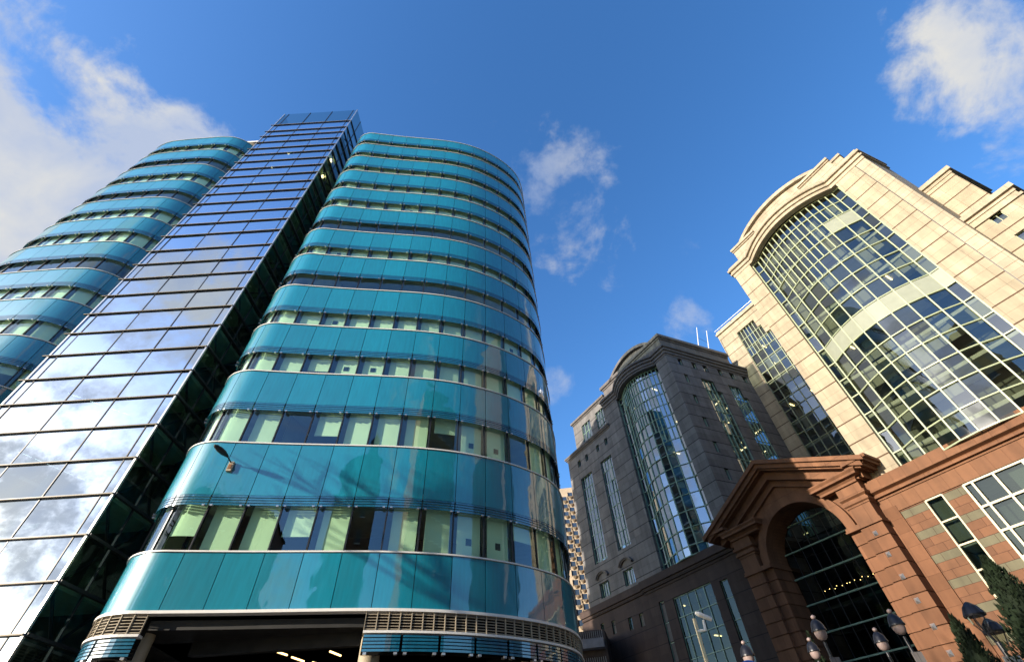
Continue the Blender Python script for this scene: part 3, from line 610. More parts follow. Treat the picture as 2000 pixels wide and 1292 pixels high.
# ------------------------------------------------------------------ red sandstone wing (base of the limestone front)
RW=thing('sandstone_wing','red sandstone wing with green-grey stripes and cream framed windows, right of the portico','building',(*FR(-8,0,0)[:2],GZ))
m=MB(); h1=(-1.24,-.04,1.5,13.95); h2=(-13.6,-2.55,.5,13.95)
VW=.16
wall(m,FR,-24,1.72,GZ,14.0,VW,[h1,h2],REDS,.22,REDP)
m.box(FR,-24,1.72,-.35,-.10,GZ,14.0,BLACK,skip='f') if False else None
m.build('striped_wall',RW)
m=MB()
for (a,b) in ((1.72,2.72),): m.box(FR,a,b,-.3,.30,GZ,14.4,REDB)
m.build('pilaster',RW)
m=MB(); m.box(FR,-24,2.72,-.5,.24,14.0,15.05,REDP); m.sweep([FR(-24,.2,0)[:2],FR(2.9,.2,0)[:2]],[(-.3,15.05),(.12,15.05),(.12,15.22),(.34,15.22),(.34,15.38),(.22,15.5),(.55,15.62),(.55,15.78),(.42,15.82),(.42,16.5),(-.3,16.5)],REDP); m.build('cornice',RW)
rz=[13.93-1.55*i for i in range(9)][::-1]
grid(RW,FR,[-1.20,-.08],[z for z in rz if z>1.4],0,FRAMEW,glass('dark_glass',(.25,.30,.26),.06,(.75,.85,.8),0,.1,.8,.6),.10,.18)
grid(RW,FR,[-13.5,-12.35,-11.1,-9.85,-8.6,-7.35,-6.1,-4.85 +.45,-3.12,-2.6],[z for z in rz if z>.4],0,FRAMEW,bpy.data.materials['dark_glass'],.13,.18)
interior(RW,FR,-13.6,-2.5,1,14,-.05,3.1,1.53,3.0,.10,.40,1.24); interior(RW,FR,-1.25,0,1.5,14,-.05,3.1,1.53,2.0,.0,.2,1.2)
# ------------------------------------------------------------------ portico
PO=thing('portico','red sandstone entrance portico with a great arch under a pedimented gable, half in shadow','portico',(*FR(9,0,0)[:2],GZ))
SC=9.03
for sg in (-1,1):
    def Fm_(s,v,z,sg=sg): return FR(SC+sg*s,v,z)
    P=MB(); k=0; z=13.5
    while z>GZ:
        z0=max(GZ,z-.94); pr=.06
        P.box(Fm_,4.60,6.28,-3.2,1.3,z0+.075,z,REDB); P.box(Fm_,4.68,6.20,-3.2,1.20,z0,z0+.075,REDB)
        P.box(Fm_,3.65,4.60,-1.6,1.06,z0+.075,z,REDB); P.box(Fm_,3.72,4.60,-1.6,.97,z0,z0+.075,REDB); z=z0
    pier=P.build('pier',PO)
    I=MB(); I.box(Fm_,3.55,6.42,-3.2,1.45,13.5,13.62,REDP); I.box(Fm_,3.60,6.36,-3.2,1.38,13.62,13.85,REDP); I.build('impost',pier)
    E_=MB(); E_.box(Fm_,4.62,6.28,-3.2,1.3,13.85,15.0,REDP)
    pth=[FR(SC+sg*4.55,-.2,0)[:2],FR(SC+sg*4.55,1.32,0)[:2],FR(SC+sg*6.30,1.32,0)[:2],FR(SC+sg*6.30,-3.0,0)[:2]]
    if sg<0: pth=pth[::-1]
    # pth must run with outward on the left: flip test
    def orient(p):
        o1=offs(p,.1); mid=FR(SC+sg*5.4,-1,0); return p if math.dist(o1[1],mid[:2])>math.dist(p[1],mid[:2]) else p[::-1]
    pth=orient(pth)
    E_.sweep(pth,[(-.3,15.0),(.04,15.0),(.04,15.12),(.16,15.2),(.16,15.38),(.04,15.42),(.04,15.55),(.22,15.68),(.22,15.88),(.08,15.92),(.08,16.55),(-.3,16.55)],REDP); E_.build('entablature',pier)
    K=MB(); pth=orient([FR(SC+sg*3.3,-.2,0)[:2],FR(SC+sg*3.3,1.5,0)[:2],FR(SC+sg*6.35,1.5,0)[:2],FR(SC+sg*6.35,-3.0,0)[:2]])
    K.sweep(pth,[(-.6,16.55),(.1,16.55),(.1,16.7),(.35,16.95),(.35,17.05),(.75,17.12),(.75,17.32),(.55,17.38),(1.0,17.6),(1.0,17.72),(-.6,17.72)],REDP) if False else K.sweep(pth,[(-.5,16.55),(.06,16.55),(.06,16.72),(.22,16.9),(.5,16.95),(.5,17.12),(.62,17.3),(.62,17.38),(-.5,17.38)],REDP)
    K.build('cornice_return',pier)
    if sg<0:
        for z in (12.9,11.42,9.95,8.47,6.98,5.56,4.1):
            q=MB(); c=(3.62-SC)*-1; cs_=5.40
            b_=[Fm_(cs_-.15,1.31,z-.17),Fm_(cs_+.15,1.31,z-.17),Fm_(cs_+.15,1.31,z+.17),Fm_(cs_-.15,1.31,z+.17)]; ap_=Fm_(cs_,1.50,z)
            for i in range(4): q.face([b_[i],b_[(i+1)%4],ap_],STEEL)
            q.build('metal_stud',pier)
# arch ring, spandrel wall
def ring(r0,r1,v0,v1,mb,mat,n=40):
    for i in range(n):
        a,b=math.pi*i/n,math.pi*(i+1)/n
        mb.prism([(SC+r0*math.cos(a),13.8+r0*math.sin(a)),(SC+r1*math.cos(a),13.8+r1*math.sin(a)),(SC+r1*math.cos(b),13.8+r1*math.sin(b)),(SC+r0*math.cos(b),13.8+r0*math.sin(b))],FR,v0,v1,mat)
m=MB(); ring(3.65,4.38,-1.6,1.10,m,REDP); m.build('arch_ring',PO)
m=MB(); n=32; outer=[]
for i in range(n):
    a,b=math.pi*i/n,math.pi*(i+1)/n
    def top(s): return 17.4+ (21.0-17.4)*(1-min(1,abs(s-SC)/7.2))
    s0,s1=SC+4.37*math.cos(a),SC+4.37*math.cos(b)
    m.prism([(s0,13.8+4.37*math.sin(a)),(s0,top(s0)),(s1,top(s1)),(s1,13.8+4.37*math.sin(b))],FR,-1.5,.70,REDP)
for sg in (-1,1): m.prism([(SC+sg*4.37,13.85),(SC+sg*6.2,13.85),(SC+sg*6.2,17.9),(SC+sg*4.37,18.8)],FR,-1.5,.70,REDP)
m.build('tympanum',PO)
# raking cornices (front gable): three steps, plus roof behind
zE,zA,HW=17.75,21.75,8.25
def rake(mb,dz0,dz1,v0,v1,hw,mat=REDP):
    for sg in (-1,1):
        sl=(zA-zE)/HW
        e=lambda s,dz:(SC+.35+sg*s,zA-sl*s+dz)
        mb.prism([e(0,dz0),e(hw,dz0),e(hw,dz1),e(0,dz1)],FR,v0,v1,mat)
m=MB()
rake(m,-.32,.06,-2.6,2.35,8.35); rake(m,-.75,-.32,-2.6,2.12,8.0); rake(m,-.92,-.75,-2.6,1.85,7.7); rake(m,-1.55,-.92,-2.6,1.28,7.3); rake(m,-1.72,-1.55,-2.5,1.42,7.0); rake(m,-2.3,-1.72,-2.4,.95,6.6)
m.build('raking_cornice',PO)
m=MB()
for sg in (-1,1):
    for (h,vv,d) in ((17.38,2.0,8.05),(17.62,2.3,8.3)): m.box(lambda s,v,z,sg=sg:FR(SC+.35*0+sg*s,v,z),6.2,d-(.3 if h<17.5 else .1),-2.5,vv-.1,h,h+.24,REDP)
m.build('eaves_block',PO)
DG=bpy.data.materials['dark_glass']
def inarch(s,z): return z<13.8 or (s-SC)**2+(z-13.8)**2<3.62**2
gl=MB(); VA=-1.45; nseg=32
gl.face([FR(SC-3.7,VA,GZ),FR(SC+3.7,VA,GZ)]+[FR(SC+3.7*math.cos(math.pi*i/nseg),VA,13.8+3.7*math.sin(math.pi*i/nseg)) for i in range(nseg+1)],DG)
go=gl.build('arched_window',PO); f=MB()
for z_ in (16.75,14.75,12.75,10.75,8.75,6.75,4.75,2.75):
    hw=3.65 if z_<13.8 else math.sqrt(3.65**2-(z_-13.8)**2); f.box(FR,SC-hw,SC+hw,VA-.05,VA+.16,z_-.05,z_+.05,FRAMEG); 
for i in range(-3,4):
    s_=SC+i*.93; zt=13.8+math.sqrt(3.65**2-(i*.93)**2); f.box(FR,s_-.02,s_+.02,VA-.04,VA+.08,GZ,zt,IRON)
f.build('frame',go)
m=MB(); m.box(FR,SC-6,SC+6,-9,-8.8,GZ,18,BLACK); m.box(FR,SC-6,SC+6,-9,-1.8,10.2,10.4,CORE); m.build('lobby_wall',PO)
for i in range(16):
    s_=SC-2.9+i*.38; b_=MB(); b_.lathe(FR(s_,-3.2+.15*(i%3),11.75+.08*(i%2)),[(0,-.035),(.035,0),(0,.035)],BULB,6); b_.build('bulb',PO)
# ------------------------------------------------------------------ grey granite building
GX,GY=21.65,47.5; FG=frame(GX,GY,A); FB=frame(GX,GY,65.5)
def FBo(s,v,z): return FB(s,-v,z)
GR=thing('stone_building','grey granite building in shade with a tall curved glass bay and arched gable','building',(*FG(8,-5,0)[:2],GZ))
m=MB(); wall(m,FG,0,2.1,GZ,43.95,0,[],GREY); m.face([FG(2.1,0,GZ),FG(2.1,-1.0,GZ),FG(2.1,-1.0,43.9),FG(2.1,0,43.9)],GREY,[(0,GZ),(1,GZ),(1,43.9),(0,43.9)])
h=[]
for z_ in [42.4]: h+=[(1.95,2.75,z_,43.75),(4.4,5.25,z_,43.75),(6.4,7.25,z_,43.75),(9.15,9.95,z_,43.75),(11.35,12.3,z_,43.75),(13.8,14.8,z_,43.75)]
small=[(2.0,2.65,39.15-3.62*i,40.65-3.62*i) for i in range(6)]
bigs=[(4.9,7.1,19,40.66),(7.1,7.95,19,38.9),(9.85,11.9,19,40.8),(11.9,12.65,19,39.0)]
def wallB(mb,*a,**k): wall(mb,FBo,*a,**k)
wall(m,FBo,0,16.5,GZ,43.95,0,h+small+bigs,GREY,.4)
gw=m.build('corner_wall',GR)
for q in h+small:
    grid(GR,FBo,[q[0]+.03,q[1]-.03],[q[2]+.03,q[3]-.03],-.3,FRAMEG,GGLASS,.05,.06,tilt=.02)
for (a,b,c) in ((4.9,7.1,7.95),(9.85,11.9,12.65)):
    cc=[a,a+.73,a+1.47,b,c]; zt=40.66 if a<5 else 40.8; r_=[19]+[38.9-1.8*i for i in range(10,-1,-1)]+[zt]
    grid(GR,FBo,cc,r_,-.3,FRAMEG,GGLASS,.07,.1,tilt=.03,skip=lambda i,j,n=len(r_):i==3 and j==n-2)
interior(GR,FBo,1.5,15,19,43.7,-.45,3.6,20.9,3.5,.16,.2,1.1)
BG0,BG1=2.1,11.35
def bulg(s,a=2.9,b=10.55,h=1.4):
    t=(s-(a+b)/2)/((b-a)/2); return h*(1-t*t) if abs(t)<1 else 0
cols=[BG0+.05,2.9]+[2.9+7.65/8*i for i in range(1,9)]+[BG1-.05]; rows=[18.2]+[28.15+1.8*k for k in range(-5,9)]+[43.5]
grid(GR,FG,cols,rows,-.55,FRAMEG,GGLASS,.09,.12,name='bay_window',tilt=.03,vof=bulg,extra=lambda i,j:1<=i<=8 and rows[j]>=({1:30,2:31,3:33,4:35,5:35,6:37,7:39,8:40}[i]))
interior(GR,FG,BG0,BG1,18,43.6,-.75,3.6,20.9,3.4,.05,.08,1.0)
m=MB(); m.box(FG,11.35,14.2,-2.0,0,GZ,43.95,GREY); m.build('pier',GR)
h=[(15.3,16.0,38,39.1),(17.4,18.1,38,39.1),(20.4,21.1,38,39.1),(22.4,23.2,38,39.1),(15.25,17.9,23.0,36.1),(20.2,23.1,23.0,35.9),(15.9,17.9,18.7,20.5),(20.9,22.9,18.7,20.5)]
m=MB(); wall(m,FG,14.2,25.7,GZ,40.3,0,h,GREY,.45); m.face([FG(25.7,0,GZ),FG(25.7,-14,GZ),FG(25.7,-14,40.3),FG(25.7,0,40.3)],GREY)
m.build('left_wing',GR)
for q in h[:4]: grid(GR,FG,[q[0]+.03,q[1]-.03],[q[2]+.03,q[3]-.03],-.3,FRAMEG,GGLASS,.05,.06,tilt=.02)
for q in h[4:6]: grid(GR,FG,[q[0]+(q[1]-q[0])*i/4 for i in range(5)],[q[2]]+[q[3]-1.8*i for i in range(7,-1,-1)],-.3,FRAMEG,GGLASS,.07,.08,tilt=.03)
for q in h[6:]: grid(GR,FG,[q[0]+(q[1]-q[0])*i/4 for i in range(5)],[q[2],q[3]],-.3,FRAMEG,GGLASS,.07,.08,tilt=.03)
for q in h[6:]:
    c=(q[0]+q[1])/2; m=MB()
    for i in range(12):
        a,b=math.pi*(.12+.76*i/12),math.pi*(.12+.76*(i+1)/12)
        for (r0,r1,v1) in ((1.32,1.5,.35),(1.15,1.32,.22)):
            m.prism([(c+r0*math.cos(a),20.6+r0*math.sin(a)*.85),(c+r1*math.cos(a),20.6+r1*math.sin(a)*.85),(c+r1*math.cos(b),20.6+r1*math.sin(b)*.85),(c+r0*math.cos(b),20.6+r0*math.sin(b)*.85)],FG,0,v1,GREY2)
    m.build('window_hood',GR)
interior(GR,FG,14.5,25,18.7,39.5,-.5,3.6,20.9,3.2,.08,.05,1.0)
# upper storey of the left wing, cornices
h=[(15.0,17.05,41.5,44.8),(18.6,21.0,41.5,44.75)]
m=MB(); wall(m,FG,14.2,23.2,40.3,46.2,-.3,h,GREY,.3); m.face([FG(23.2,-.3,40),FG(23.2,-12,40),FG(23.2,-12,46.2),FG(23.2,-.3,46.2)],GREY); m.build('upper_wing',GR)
for q in h: grid(GR,FG,[q[0]+(q[1]-q[0])*i/3 for i in range(4)],[q[2],43.1,q[3]],-.5,FRAMEG,GGLASS,.07,.08,tilt=.03)
m=MB(); m.box(FG,14.3,23.2,-6,-.9,41,46,CORE); m.box(FG,14.3,25.5,-12,-4,GZ,40.2,CORE); m.build('rear_body',GR)
m=MB(); m.sweep([FG(14.1,0,0)[:2],FG(25.75,0,0)[:2],FG(25.75,-14,0)[:2]],[(-.5,40.2),(.08,40.2),(.08,40.4),(.25,40.45),(.25,40.62),(.38,40.68),(.38,40.95),(-.5,40.95)],GREY2); m.build('cornice',GR)
m=MB(); m.sweep([FG(14.1,-.3,0)[:2],FG(23.2,-.3,0)[:2],FG(23.2,-12,0)[:2]],[(-.5,46.1),(.1,46.1),(.1,46.25),(.3,46.32),(.3,46.7),(-.5,46.7)],GREY2); m.build('cornice',GR)
bayp=[FG(2.5+8.5*i/24,1.6*(1-((i-12)/12)**2),0)[:2] for i in range(25)]
cp=[FBo(15.3,0,0)[:2],FG(0,0,0)[:2]]+bayp+[FG(14.3,0,0)[:2],FG(14.3,-2,0)[:2]]
m=MB(); m.sweep(cp,[(-.6,43.6),(.05,43.6),(.05,43.9),(.2,43.95),(.2,44.25),(.1,44.35),(.35,44.5),(.35,44.75),(.25,44.85),(.5,44.95),(.5,45.25),(-.6,45.25)],GREY2); m.build('cornice',GR)
m=MB(); m.face([(x,y,43.62) for x,y in bayp]+[FG(11.3,-.9,43.62),FG(2.1,-.9,43.62)],DARK); m.face([(x,y,45.26) for x,y in bayp]+[FG(11.3,-.9,45.26),FG(2.1,-.9,45.26)],GREY2); m.build('bay_head',GR)
ca=[FBo(13.3,-.3,0)[:2],FG(.3,-.3,0)[:2],FG(14.0,-.3,0)[:2],FG(14.0,-3,0)[:2]]
m=MB(); m.sweep(ca,[(-1.5,45.25),(0,45.25),(0,47.3),(-1.5,47.3)],GREY2); m.sweep(ca,[(-1.6,47.3),(.12,47.3),(.12,47.5),(.35,47.6),(.35,48.1),(-1.6,48.1)],GREY2) 
m.box(FBo,13.3,16.5,-3,-.4,45.25,46.2,GREY2); m.build('attic_parapet',GR)
ap=arcpts(6.8,5.2,47.6,2.3); a2=arcpts(6.8,4.6,47.6,1.8); m=MB(); m.prism(ap,FG,-2.0,-.45,GREY2)
for i in range(len(ap)-1): m.prism([ap[i],ap[i+1],a2[i+1],a2[i]],FG,-.45,.05,GREY2)
m.build('segmental_pediment',GR)
m=MB(); m.face([FG(0,-.4,45.2),FG(25.6,-.4,40.2),FG(25.6,-14,40.2),FB(16,1,45.2)],GREY2); m.build('roof',GR)
# dark base of the grey building
h=[(23.0,23.7,14.6,16.0),(20.8,21.5,14.4,15.8),(17.7,18.4,14.1,15.4),(15.7,16.4,14.0,15.3),(12.0,12.8,4,15.6),(5.0,10.6,4,15.4),(2.9,3.9,4,15.1),(21.4,22.2,8,9.6),(17.2,19.6,6.5,9.8)]
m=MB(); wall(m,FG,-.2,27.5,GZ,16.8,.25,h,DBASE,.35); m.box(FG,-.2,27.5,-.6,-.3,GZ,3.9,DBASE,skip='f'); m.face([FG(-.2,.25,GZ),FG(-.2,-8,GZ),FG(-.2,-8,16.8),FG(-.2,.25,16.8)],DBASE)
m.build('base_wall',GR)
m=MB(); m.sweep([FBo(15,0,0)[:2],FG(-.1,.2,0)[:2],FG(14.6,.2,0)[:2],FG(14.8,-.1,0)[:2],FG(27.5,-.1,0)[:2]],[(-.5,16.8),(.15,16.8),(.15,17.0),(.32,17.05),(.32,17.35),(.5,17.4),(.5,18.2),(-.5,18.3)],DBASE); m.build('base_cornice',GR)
for q in h[:4]+[h[7]]: grid(GR,FG,[q[0]+.03,q[1]-.03],[q[2]+.03,q[3]-.03],.0,FRAMEG,DG,.05,.06,tilt=.02)
rb=[4]+[15.35-1.85*i for i in range(6,-1,-1)]
grid(GR,FG,[12.0,12.8],rb[:-1]+[15.55],0,FRAMEG,DG,.06,.08); grid(GR,FG,[5.0,6.2,7.4,8.6,9.8,10.6],rb,0,FRAMEG,DG,.08,.1); grid(GR,FG,[2.9,3.9],rb[:-1]+[15.05],0,FRAMEG,DG,.06,.08); grid(GR,FG,[17.2,18.0,18.8,19.6],[6.5,8.6,9.8],0,FRAMEG,DG,.06,.08)
interior(GR,FG,2.5,25,4.2,16.5,-.2,3.7,4.25,2.8,.22,.05,1.2)
for (s0_,z0_,s1_,z1_) in ((8.0,48.1,10.2,53.7),(10.0,48.1,12.2,53.6)):
    m=MB(); m.tube(FBo(s0_,-.6,z0_-.8),FBo(s1_,-.6,z1_),.085,.05,WHITE,8); m.build('mast',GR)
m=MB(); m.tube(FBo(9.1,-.6,51),FBo(11,-.6,50.4),.02,None,DARK,4); m.build('mast_cable',GR)
m=MB(); m.box(FBo,10.2,11.9,-2.2,-.8,47.9,49.0,WHITE); m.box(FBo,12.1,12.9,-2.2,-.8,47.2,48.4,CONC); m.build('roof_unit',GR)
# ------------------------------------------------------------------ far buildings in the gap
FA=frame(9.75,80,-83); 
AT=thing('apartment_tower','distant cream concrete apartment tower with faceted window surrounds, in the gap between buildings','building',(6,82,GZ))
CREAM=plain('cream_concrete',(.40,.33,.25),.8,0,.2,.1,1); BRICK=plain('brown_brick',(.18,.09,.045),.85,0,.2,.25,1)
m=MB(); m.box(FA,0,10,-8,0,GZ,41.3,CREAM); m.build('body',AT)
m=MB(); m.box(FA,-1.2,-.0,-8,.4,GZ,41.8,BRICK); m.build('brick_flank',AT)
WN=plain('dark_window',(.03,.05,.09),.08,0,.6,.2)
for c in range(2):
    for r_ in range(15):
        z=40.0-1.42*r_-(.7 if c else 0); s=.45+c*1.15
        m=MB(); m.box(FA,s,s+.8,.0,.03,z-.52,z+.30,WN); wn=m.build('window',AT)
        m=MB(); a,b,zz0,zz1=s-.14,s+.94,z-.60,z-1.02
        m.face([FA(a,.02,zz0),FA(b,.02,zz0),FA((a+b)/2+.3,.5,zz0),FA((a+b)/2-.3,.5,zz0)],CREAM); m.face([FA(a,.02,zz0),FA((a+b)/2-.3,.5,zz0),FA((a+b)/2,.05,zz1)],CREAM); m.face([FA((a+b)/2-.3,.5,zz0),FA((a+b)/2+.3,.5,zz0),FA((a+b)/2,.05,zz1)],CREAM); m.face([FA((a+b)/2+.3,.5,zz0),FA(b,.02,zz0),FA((a+b)/2,.05,zz1)],CREAM)
        for e in (s-.14,s+.86): m.box(FA,e,e+.08,.0,.22,z-.6,z+.42,CREAM)
        m.build('sill',wn)
FL=frame(8.6,62,-78)
LO=thing('balcony_house','dark low block of flats with balconies beside the rounded office block','building',(7,63,GZ))
m=MB(); m.box(FL,0,7,-6,0,GZ,14.2,plain('dark_brick',(.07,.055,.05),.9,0,.2,.2)); m.build('body',LO)  # one dark brick colour with slight random variation
for z in (4.5,7.6,10.7,13.2):
    m=MB(); m.box(FL,.2,4,.0,1.1,z-.9,z,plain('grey_render',(.22,.22,.24),.8)); b_=m.build('balcony',LO)
    m=MB()
    for i in range(16): m.box(FL,.25+i*.24,.28+i*.24,1.05,1.08,z,z+.7,STEEL)
    m.build('railing',b_)
# ------------------------------------------------------------------ unseen city behind the viewer, mirrored in the glass; blocks raised to cut skylight
BR1=stone('old_brick',(.16,.075,.045),(.20,.10,.06),.9,0,1.2,(.05,.03,.02),.02); RSLATE=plain('slate',(.05,.055,.065),.7)
def backblock(lbl,cx,cy,wx,wy,h,mat,gable=0,grp=None):
    t=thing('building',lbl,'building',(cx,cy,GZ)); m=MB(); m.box(F_,cx-wx/2,cx+wx/2,cy-wy/2,cy+wy/2,GZ,h,mat); m.build('body',t)
    if gable:
        m=MB(); 
        m.face([(cx-wx/2-.3,cy+wy/2+.3,h),(cx+wx/2+.3,cy+wy/2+.3,h),(cx,cy,h+gable)],RSLATE); m.face([(cx+wx/2+.3,cy+wy/2+.3,h),(cx+wx/2+.3,cy-wy/2-.3,h),(cx,cy,h+gable)],RSLATE); m.face([(cx+wx/2+.3,cy-wy/2-.3,h),(cx-wx/2-.3,cy-wy/2-.3,h),(cx,cy,h+gable)],RSLATE); m.face([(cx-wx/2-.3,cy-wy/2-.3,h),(cx-wx/2-.3,cy+wy/2+.3,h),(cx,cy,h+gable)],RSLATE); m.build('roof',t)
    z=3.
    while z<h-2:
        x=cx-wx/2+1.2; m=MB()
        while x<cx+wx/2-1.5:
            m.box(F_,x,x+1.1,cy+wy/2-.02,cy+wy/2+.03,z,z+1.7,WN); m.box(F_,x-.1,x+1.2,cy+wy/2,cy+wy/2+.12,z-.16,z,WHITE); x+=2.5
        m.build('window_row',t); z+=3.4
backblock('dark brick block raised to cut skylight, with a steep pointed slate roof, behind the viewer',-9,-25,7,9,32,BR1,11)
backblock('plain brick block raised to cut skylight, with white sills, behind the viewer to the right',15,-28,20,12,52,BR1)
backblock('grey office slab made tall to darken shade and reflections, behind the viewer to the far right',50,-10,18,24,72,GREY2)
backblock('long low brick terrace with white sills, behind the viewer to the left',-62,-34,30,9,13,BR1,4)
backblock('brick corner house raised to cut skylight, between the terrace and the steep roofed block, behind the viewer',-31,-33,20,10,30,BR1,4)
# ------------------------------------------------------------------ trees
def bare_tree(lbl,x,y,H,seed,spread=.5):
    rnd=random.Random(seed); t=thing('plane_tree',lbl,'tree',(x,y,GZ),'bare plane trees behind the viewer'); tr=MB(); cr=MB()
    def br(p,d,L,r,lev):
        q=p+d*L; (tr if lev<2 else cr).tube(p,q,r,r*.72,BARK,7 if lev<2 else (5 if lev<4 else 3),False)
        if lev>=6 or r<.006: return
        n=3 if lev<5 else 2
        for i in range(n):
            ax=Vector((rnd.gauss(0,1),rnd.gauss(0,1),rnd.gauss(0,.5))).normalized(); nd=(d+ax*(spread+.12*lev*.5)+Vector((0,0,.10))).normalized()
            br(p+d*L*rnd.uniform(.6,1.0),nd,L*rnd.uniform(.62,.82),r*.62,lev+1)
    br(Vector((x,y,GZ)),Vector((rnd.uniform(-.05,.05),rnd.uniform(-.05,.05),1)).normalized(),H*.30,H*.017,0)
    tr.build('trunk',t); cr.build('crown',t)
bare_tree('bare plane tree at the far left, nearest the glass tower',-33,-2,14,1); bare_tree('bare plane tree behind the viewer, tallest of the row',-28,1,30,2,.42); bare_tree('bare plane tree standing farthest from the glass tower',-15,-14,18,5,.6); bare_tree('bare plane tree, the broadest of the row behind the viewer',-25,-6,30,9,.45)
def cypress(lbl,x,y,z0,H,r,seed,n=2600):
    rnd=random.Random(seed); t=thing('cypress',lbl,'tree',(x,y,GZ)); m=MB(); m.tube((x,y,GZ),(x,y,z0+H*.5),.12,.06,BARK,8); m.build('trunk',t); m=MB()
    for i in range(n):
        h=rnd.random()**1.25; rr=r*(1-h)**.85*(1 if h>.06 else .6+h*6)*(rnd.random()**.35)*(1+.10*math.sin(h*31+seed)); a=rnd.uniform(0,2*math.pi)
        c=Vector((x+rr*math.cos(a),y+rr*math.sin(a),z0+h*H)); s=rnd.uniform(.05,.12)*(1-.4*h); d=Vector((math.cos(a)*.5,math.sin(a)*.5,1.3)).normalized(); e=d.orthogonal(); e.rotate(Matrix.Rotation(rnd.uniform(0,6.28),3,d)) ; e=e.normalized()
        m.face([c-e*s*.5,c+e*s*.5,c+d*s*1.8],LEAF)
        m.face([c-e*s*.4+d*s*.3,c+d.cross(e)*s*.5,c+d*s*1.5+e*s*.4],LEAF)
    for k in range(14):   # inner mass of foliage
        h0,h1=k/14,(k+1)/14; m.tube((x,y,z0+H*h0),(x,y,z0+H*h1),r*.72*(1-h0)**.85,max(.01,r*.72*(1-h1)**.85),LEAF,11,False)
    m.build('crown',t)
# ------------------------------------------------------------------ street furniture
def globe_lamp(x,y,zc,lbl,sc_=1.0,plate=False):
    t=thing('street_lamp',lbl,'street lamp',(x,y,GZ),'globe street lamps in front of the portico')
    m=MB(); zb=zc-.42*sc_; m.lathe((x,y,GZ),[(.16,0),(.16,.25),(.08,.45),(.07,1.2),(.045,1.3),(.035,zb-GZ)],IRON,12); m.build('pole',t,smooth=True)
    m=MB(); m.lathe((x,y,zc),[(.0,-.36*sc_),(.10*sc_,-.35*sc_),(.18*sc_,-.28*sc_),(.215*sc_,-.17*sc_),(.22*sc_,-.06*sc_)],GLOBE,20); m.build('globe',t,smooth=True)
    m=MB(); m.lathe((x,y,zc),[(.27*sc_,-.07*sc_),(.275*sc_,-.03*sc_),(.25*sc_,.02*sc_),(.235*sc_,.12*sc_),(.18*sc_,.24*sc_),(.10*sc_,.32*sc_),(.045*sc_,.35*sc_),(.03*sc_,.38*sc_)],IRON,20); cap=m.build('cap',t,smooth=True)
    m=MB(); m.lathe((x,y,zc+.42*sc_),[(0,-.055),(.045,-.03),(.055,0),(.045,.03),(0,.055)],GLOBE,12); m.build('finial',t,smooth=True)
    if plate: m=MB(); m.box(lambda s,v,z:(x+s,y-.1+v,z),-.11,.11,-.02,.01,zb-.52,zb-.32,GREY2); m.build('plate',t)
globe_lamp(7.0,13.13,2.72,'globe street lamp with a small plate, tallest of the left pair before the arch',.62,True)
globe_lamp(7.64,15.06,2.66,'globe street lamp, smaller one of the left pair before the arch',.58)
globe_lamp(8.72,12.85,2.68,'globe street lamp with a plate, in front of the sunlit pier of the portico',.62,True)
globe_lamp(9.16,14.46,2.66,'globe street lamp in the middle of the arch, before the dark glass',.60)
globe_lamp(5.76,14.87,2.62,'globe street lamp standing behind the round blue sign',.64)
# blue sign in front
t=thing('road_sign','round blue road sign on a post, only its top in view','road sign',(3.71,9.69,GZ)); m=MB(); m.tube((3.71,9.69,GZ),(3.71,9.69,1.55),.035,None,STEEL,10); m.build('post',t)
m=MB(); d=Vector((-3.71,-9.69,0)).normalized(); c=Vector((3.71,9.69,1.42)); m.tube(c+d*.04,c+d*.06,.20,None,plain('sign_blue',(.01,.12,.55),.4),28); m.build('disc',t)
# black twin lantern post at the right
t=thing('street_lamp','black iron street lamp with two lanterns and a plate, beside the cypress','street lamp',(11.37,13.72,GZ)); x,y=11.37,13.72
m=MB(); m.lathe((x+.1,y,GZ),[(.18,0),(.16,.3),(.07,.5),(.055,3.95)],IRON,12); m.tube((x+.1,y,2.3),(x,y,2.55),.03,None,IRON,6); m.tube((x+.1,y,2.2),(x+.42,y+.25,2.35),.03,None,IRON,6); m.build('pole',t,smooth=False)
for (dx,dy,dz) in ((0,0,2.95),(.42,.25,2.62)):
    m=MB(); m.lathe((x+dx,y+dy,dz),[(.0,.30),(.06,.27),(.17,.17),(.25,0),(.24,-.04),(.02,-.04)],IRON,16)
    for a in range(5): m.tube((x+dx+.2*math.cos(a*1.257),y+dy+.2*math.sin(a*1.257),dz-.03),(x+dx+.06*math.cos(a*1.257),y+dy+.06*math.sin(a*1.257),dz-.40),.010,None,IRON,4)
    ln=m.build('lantern',t)
    m=MB(); m.lathe((x+dx,y+dy,dz),[(.19,-.045),(.17,-.2),(.07,-.36),(0,-.38)],LGLASS,14); m.build('glass_shade',ln)
m=MB(); m.box(lambda s,v,z:(x+.1+s,y-.08+v,z),-.20,.20,-.02,.01,1.75,2.05,STEEL); m.build('plate',t)
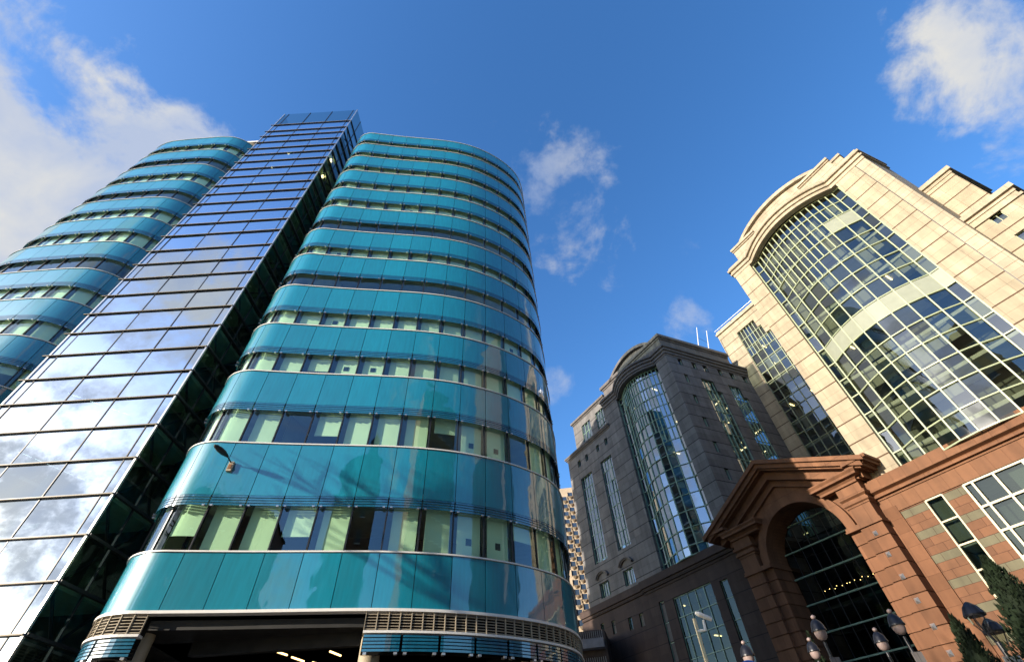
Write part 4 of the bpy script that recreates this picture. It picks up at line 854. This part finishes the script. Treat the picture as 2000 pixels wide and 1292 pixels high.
# security camera on a pole
t=thing('security_camera','white bullet security camera on a slim pole in front of the dark base wall','security camera',(3.92,12.6,GZ)); x,y=3.92,12.6
m=MB(); m.tube((x+.0,y,GZ),(x,y,2.98),.05,.04,plain('warm_steel',(.5,.42,.28),.3,.7),10); m.build('pole',t)
m=MB(); m.tube((x,y-.02,2.72),(x+.16,y-.1,2.72),.025,None,WHITE,6); m.tube((x+.16,y-.1,2.70),(x+.18,y-.1,2.92),.03,None,WHITE,6); m.build('bracket',t)
m=MB(); a=Vector((x+.10,y-.12,3.04)); b=Vector((x+.38,y-.07,2.93)); m.tube(a,b,.055,.05,WHITE,14); m.tube(a,a+(a-b).normalized()*.07,.055,.03,WHITE,14); m.build('housing',t)
m=MB(); e=(b-a).normalized(); m.tube(b,b+e*.012,.04,None,IRON,12); m.build('lens',t)
# lamp fixed to the teal facade
n_=Vector((.14,-.99,0)); wp=Vector((-13.2,17.98,11.33))
t=thing('wall_lamp','grey cobra-head lamp on a short arm fixed to the teal glass wall','wall lamp',tuple(wp))
m=MB(); FW=lambda s,v,z:tuple(wp+Vector((.99*s,.14*s,0))+n_*v+Vector((0,0,z))); m.box(FW,-.07,.14,0,.14,-.30,.16,CONC); m.box(FW,-.03,.10,.141,.155,-.20,.02,BRICK); m.build('junction_box',t)
m=MB(); m.tube(FW(.02,.1,.10),FW(-.08,.48,.22),.028,None,IRON,8); m.build('arm',t)
m=MB(); p0=Vector(FW(-.07,.42,.22)); d=(Vector(FW(-.42,1.15,.34))-p0).normalized(); sd_=d.cross(Vector((0,0,1))).normalized(); u_=sd_.cross(d)
pr=[(0,.04,.04),(.12,.09,.07),(.3,.15,.10),(.55,.17,.10),(.78,.12,.07),(.88,.03,.02)]; rg=[[p0+d*l+sd_*wd*math.cos(2*math.pi*i/16)+u_*hh*math.sin(2*math.pi*i/16) for i in range(16)] for l,wd,hh in pr]
for k in range(len(rg)-1):
    for i in range(16): m.face([rg[k][i],rg[k][(i+1)%16],rg[k+1][(i+1)%16],rg[k+1][i]],DARK)
m.face(rg[0],DARK); m.face(rg[-1],DARK); m.build('lamp_head',t,smooth=True)
# cypresses
def cyp_at(px,py,dist,H,r,lbl,seed,n=2600):
    q=rt*(px-1000)-up*(py-646)+fw*880; q=q/math.hypot(q[0],q[1])*dist; cypress(lbl,q[0],q[1],q[2]-H,H,r,seed,n)
cyp_at(1921,1088,17,8.5,2.7,'tall dark cypress at the right edge before the striped wall',3,9000)
cyp_at(1858,1203,19,5.5,1.55,'smaller cypress at the foot of the sunlit pilaster',4,4200)
cyp_at(1578,1236,17.5,4.5,.5,'small clipped conifer behind the left pair of globe lamps',6,1400)
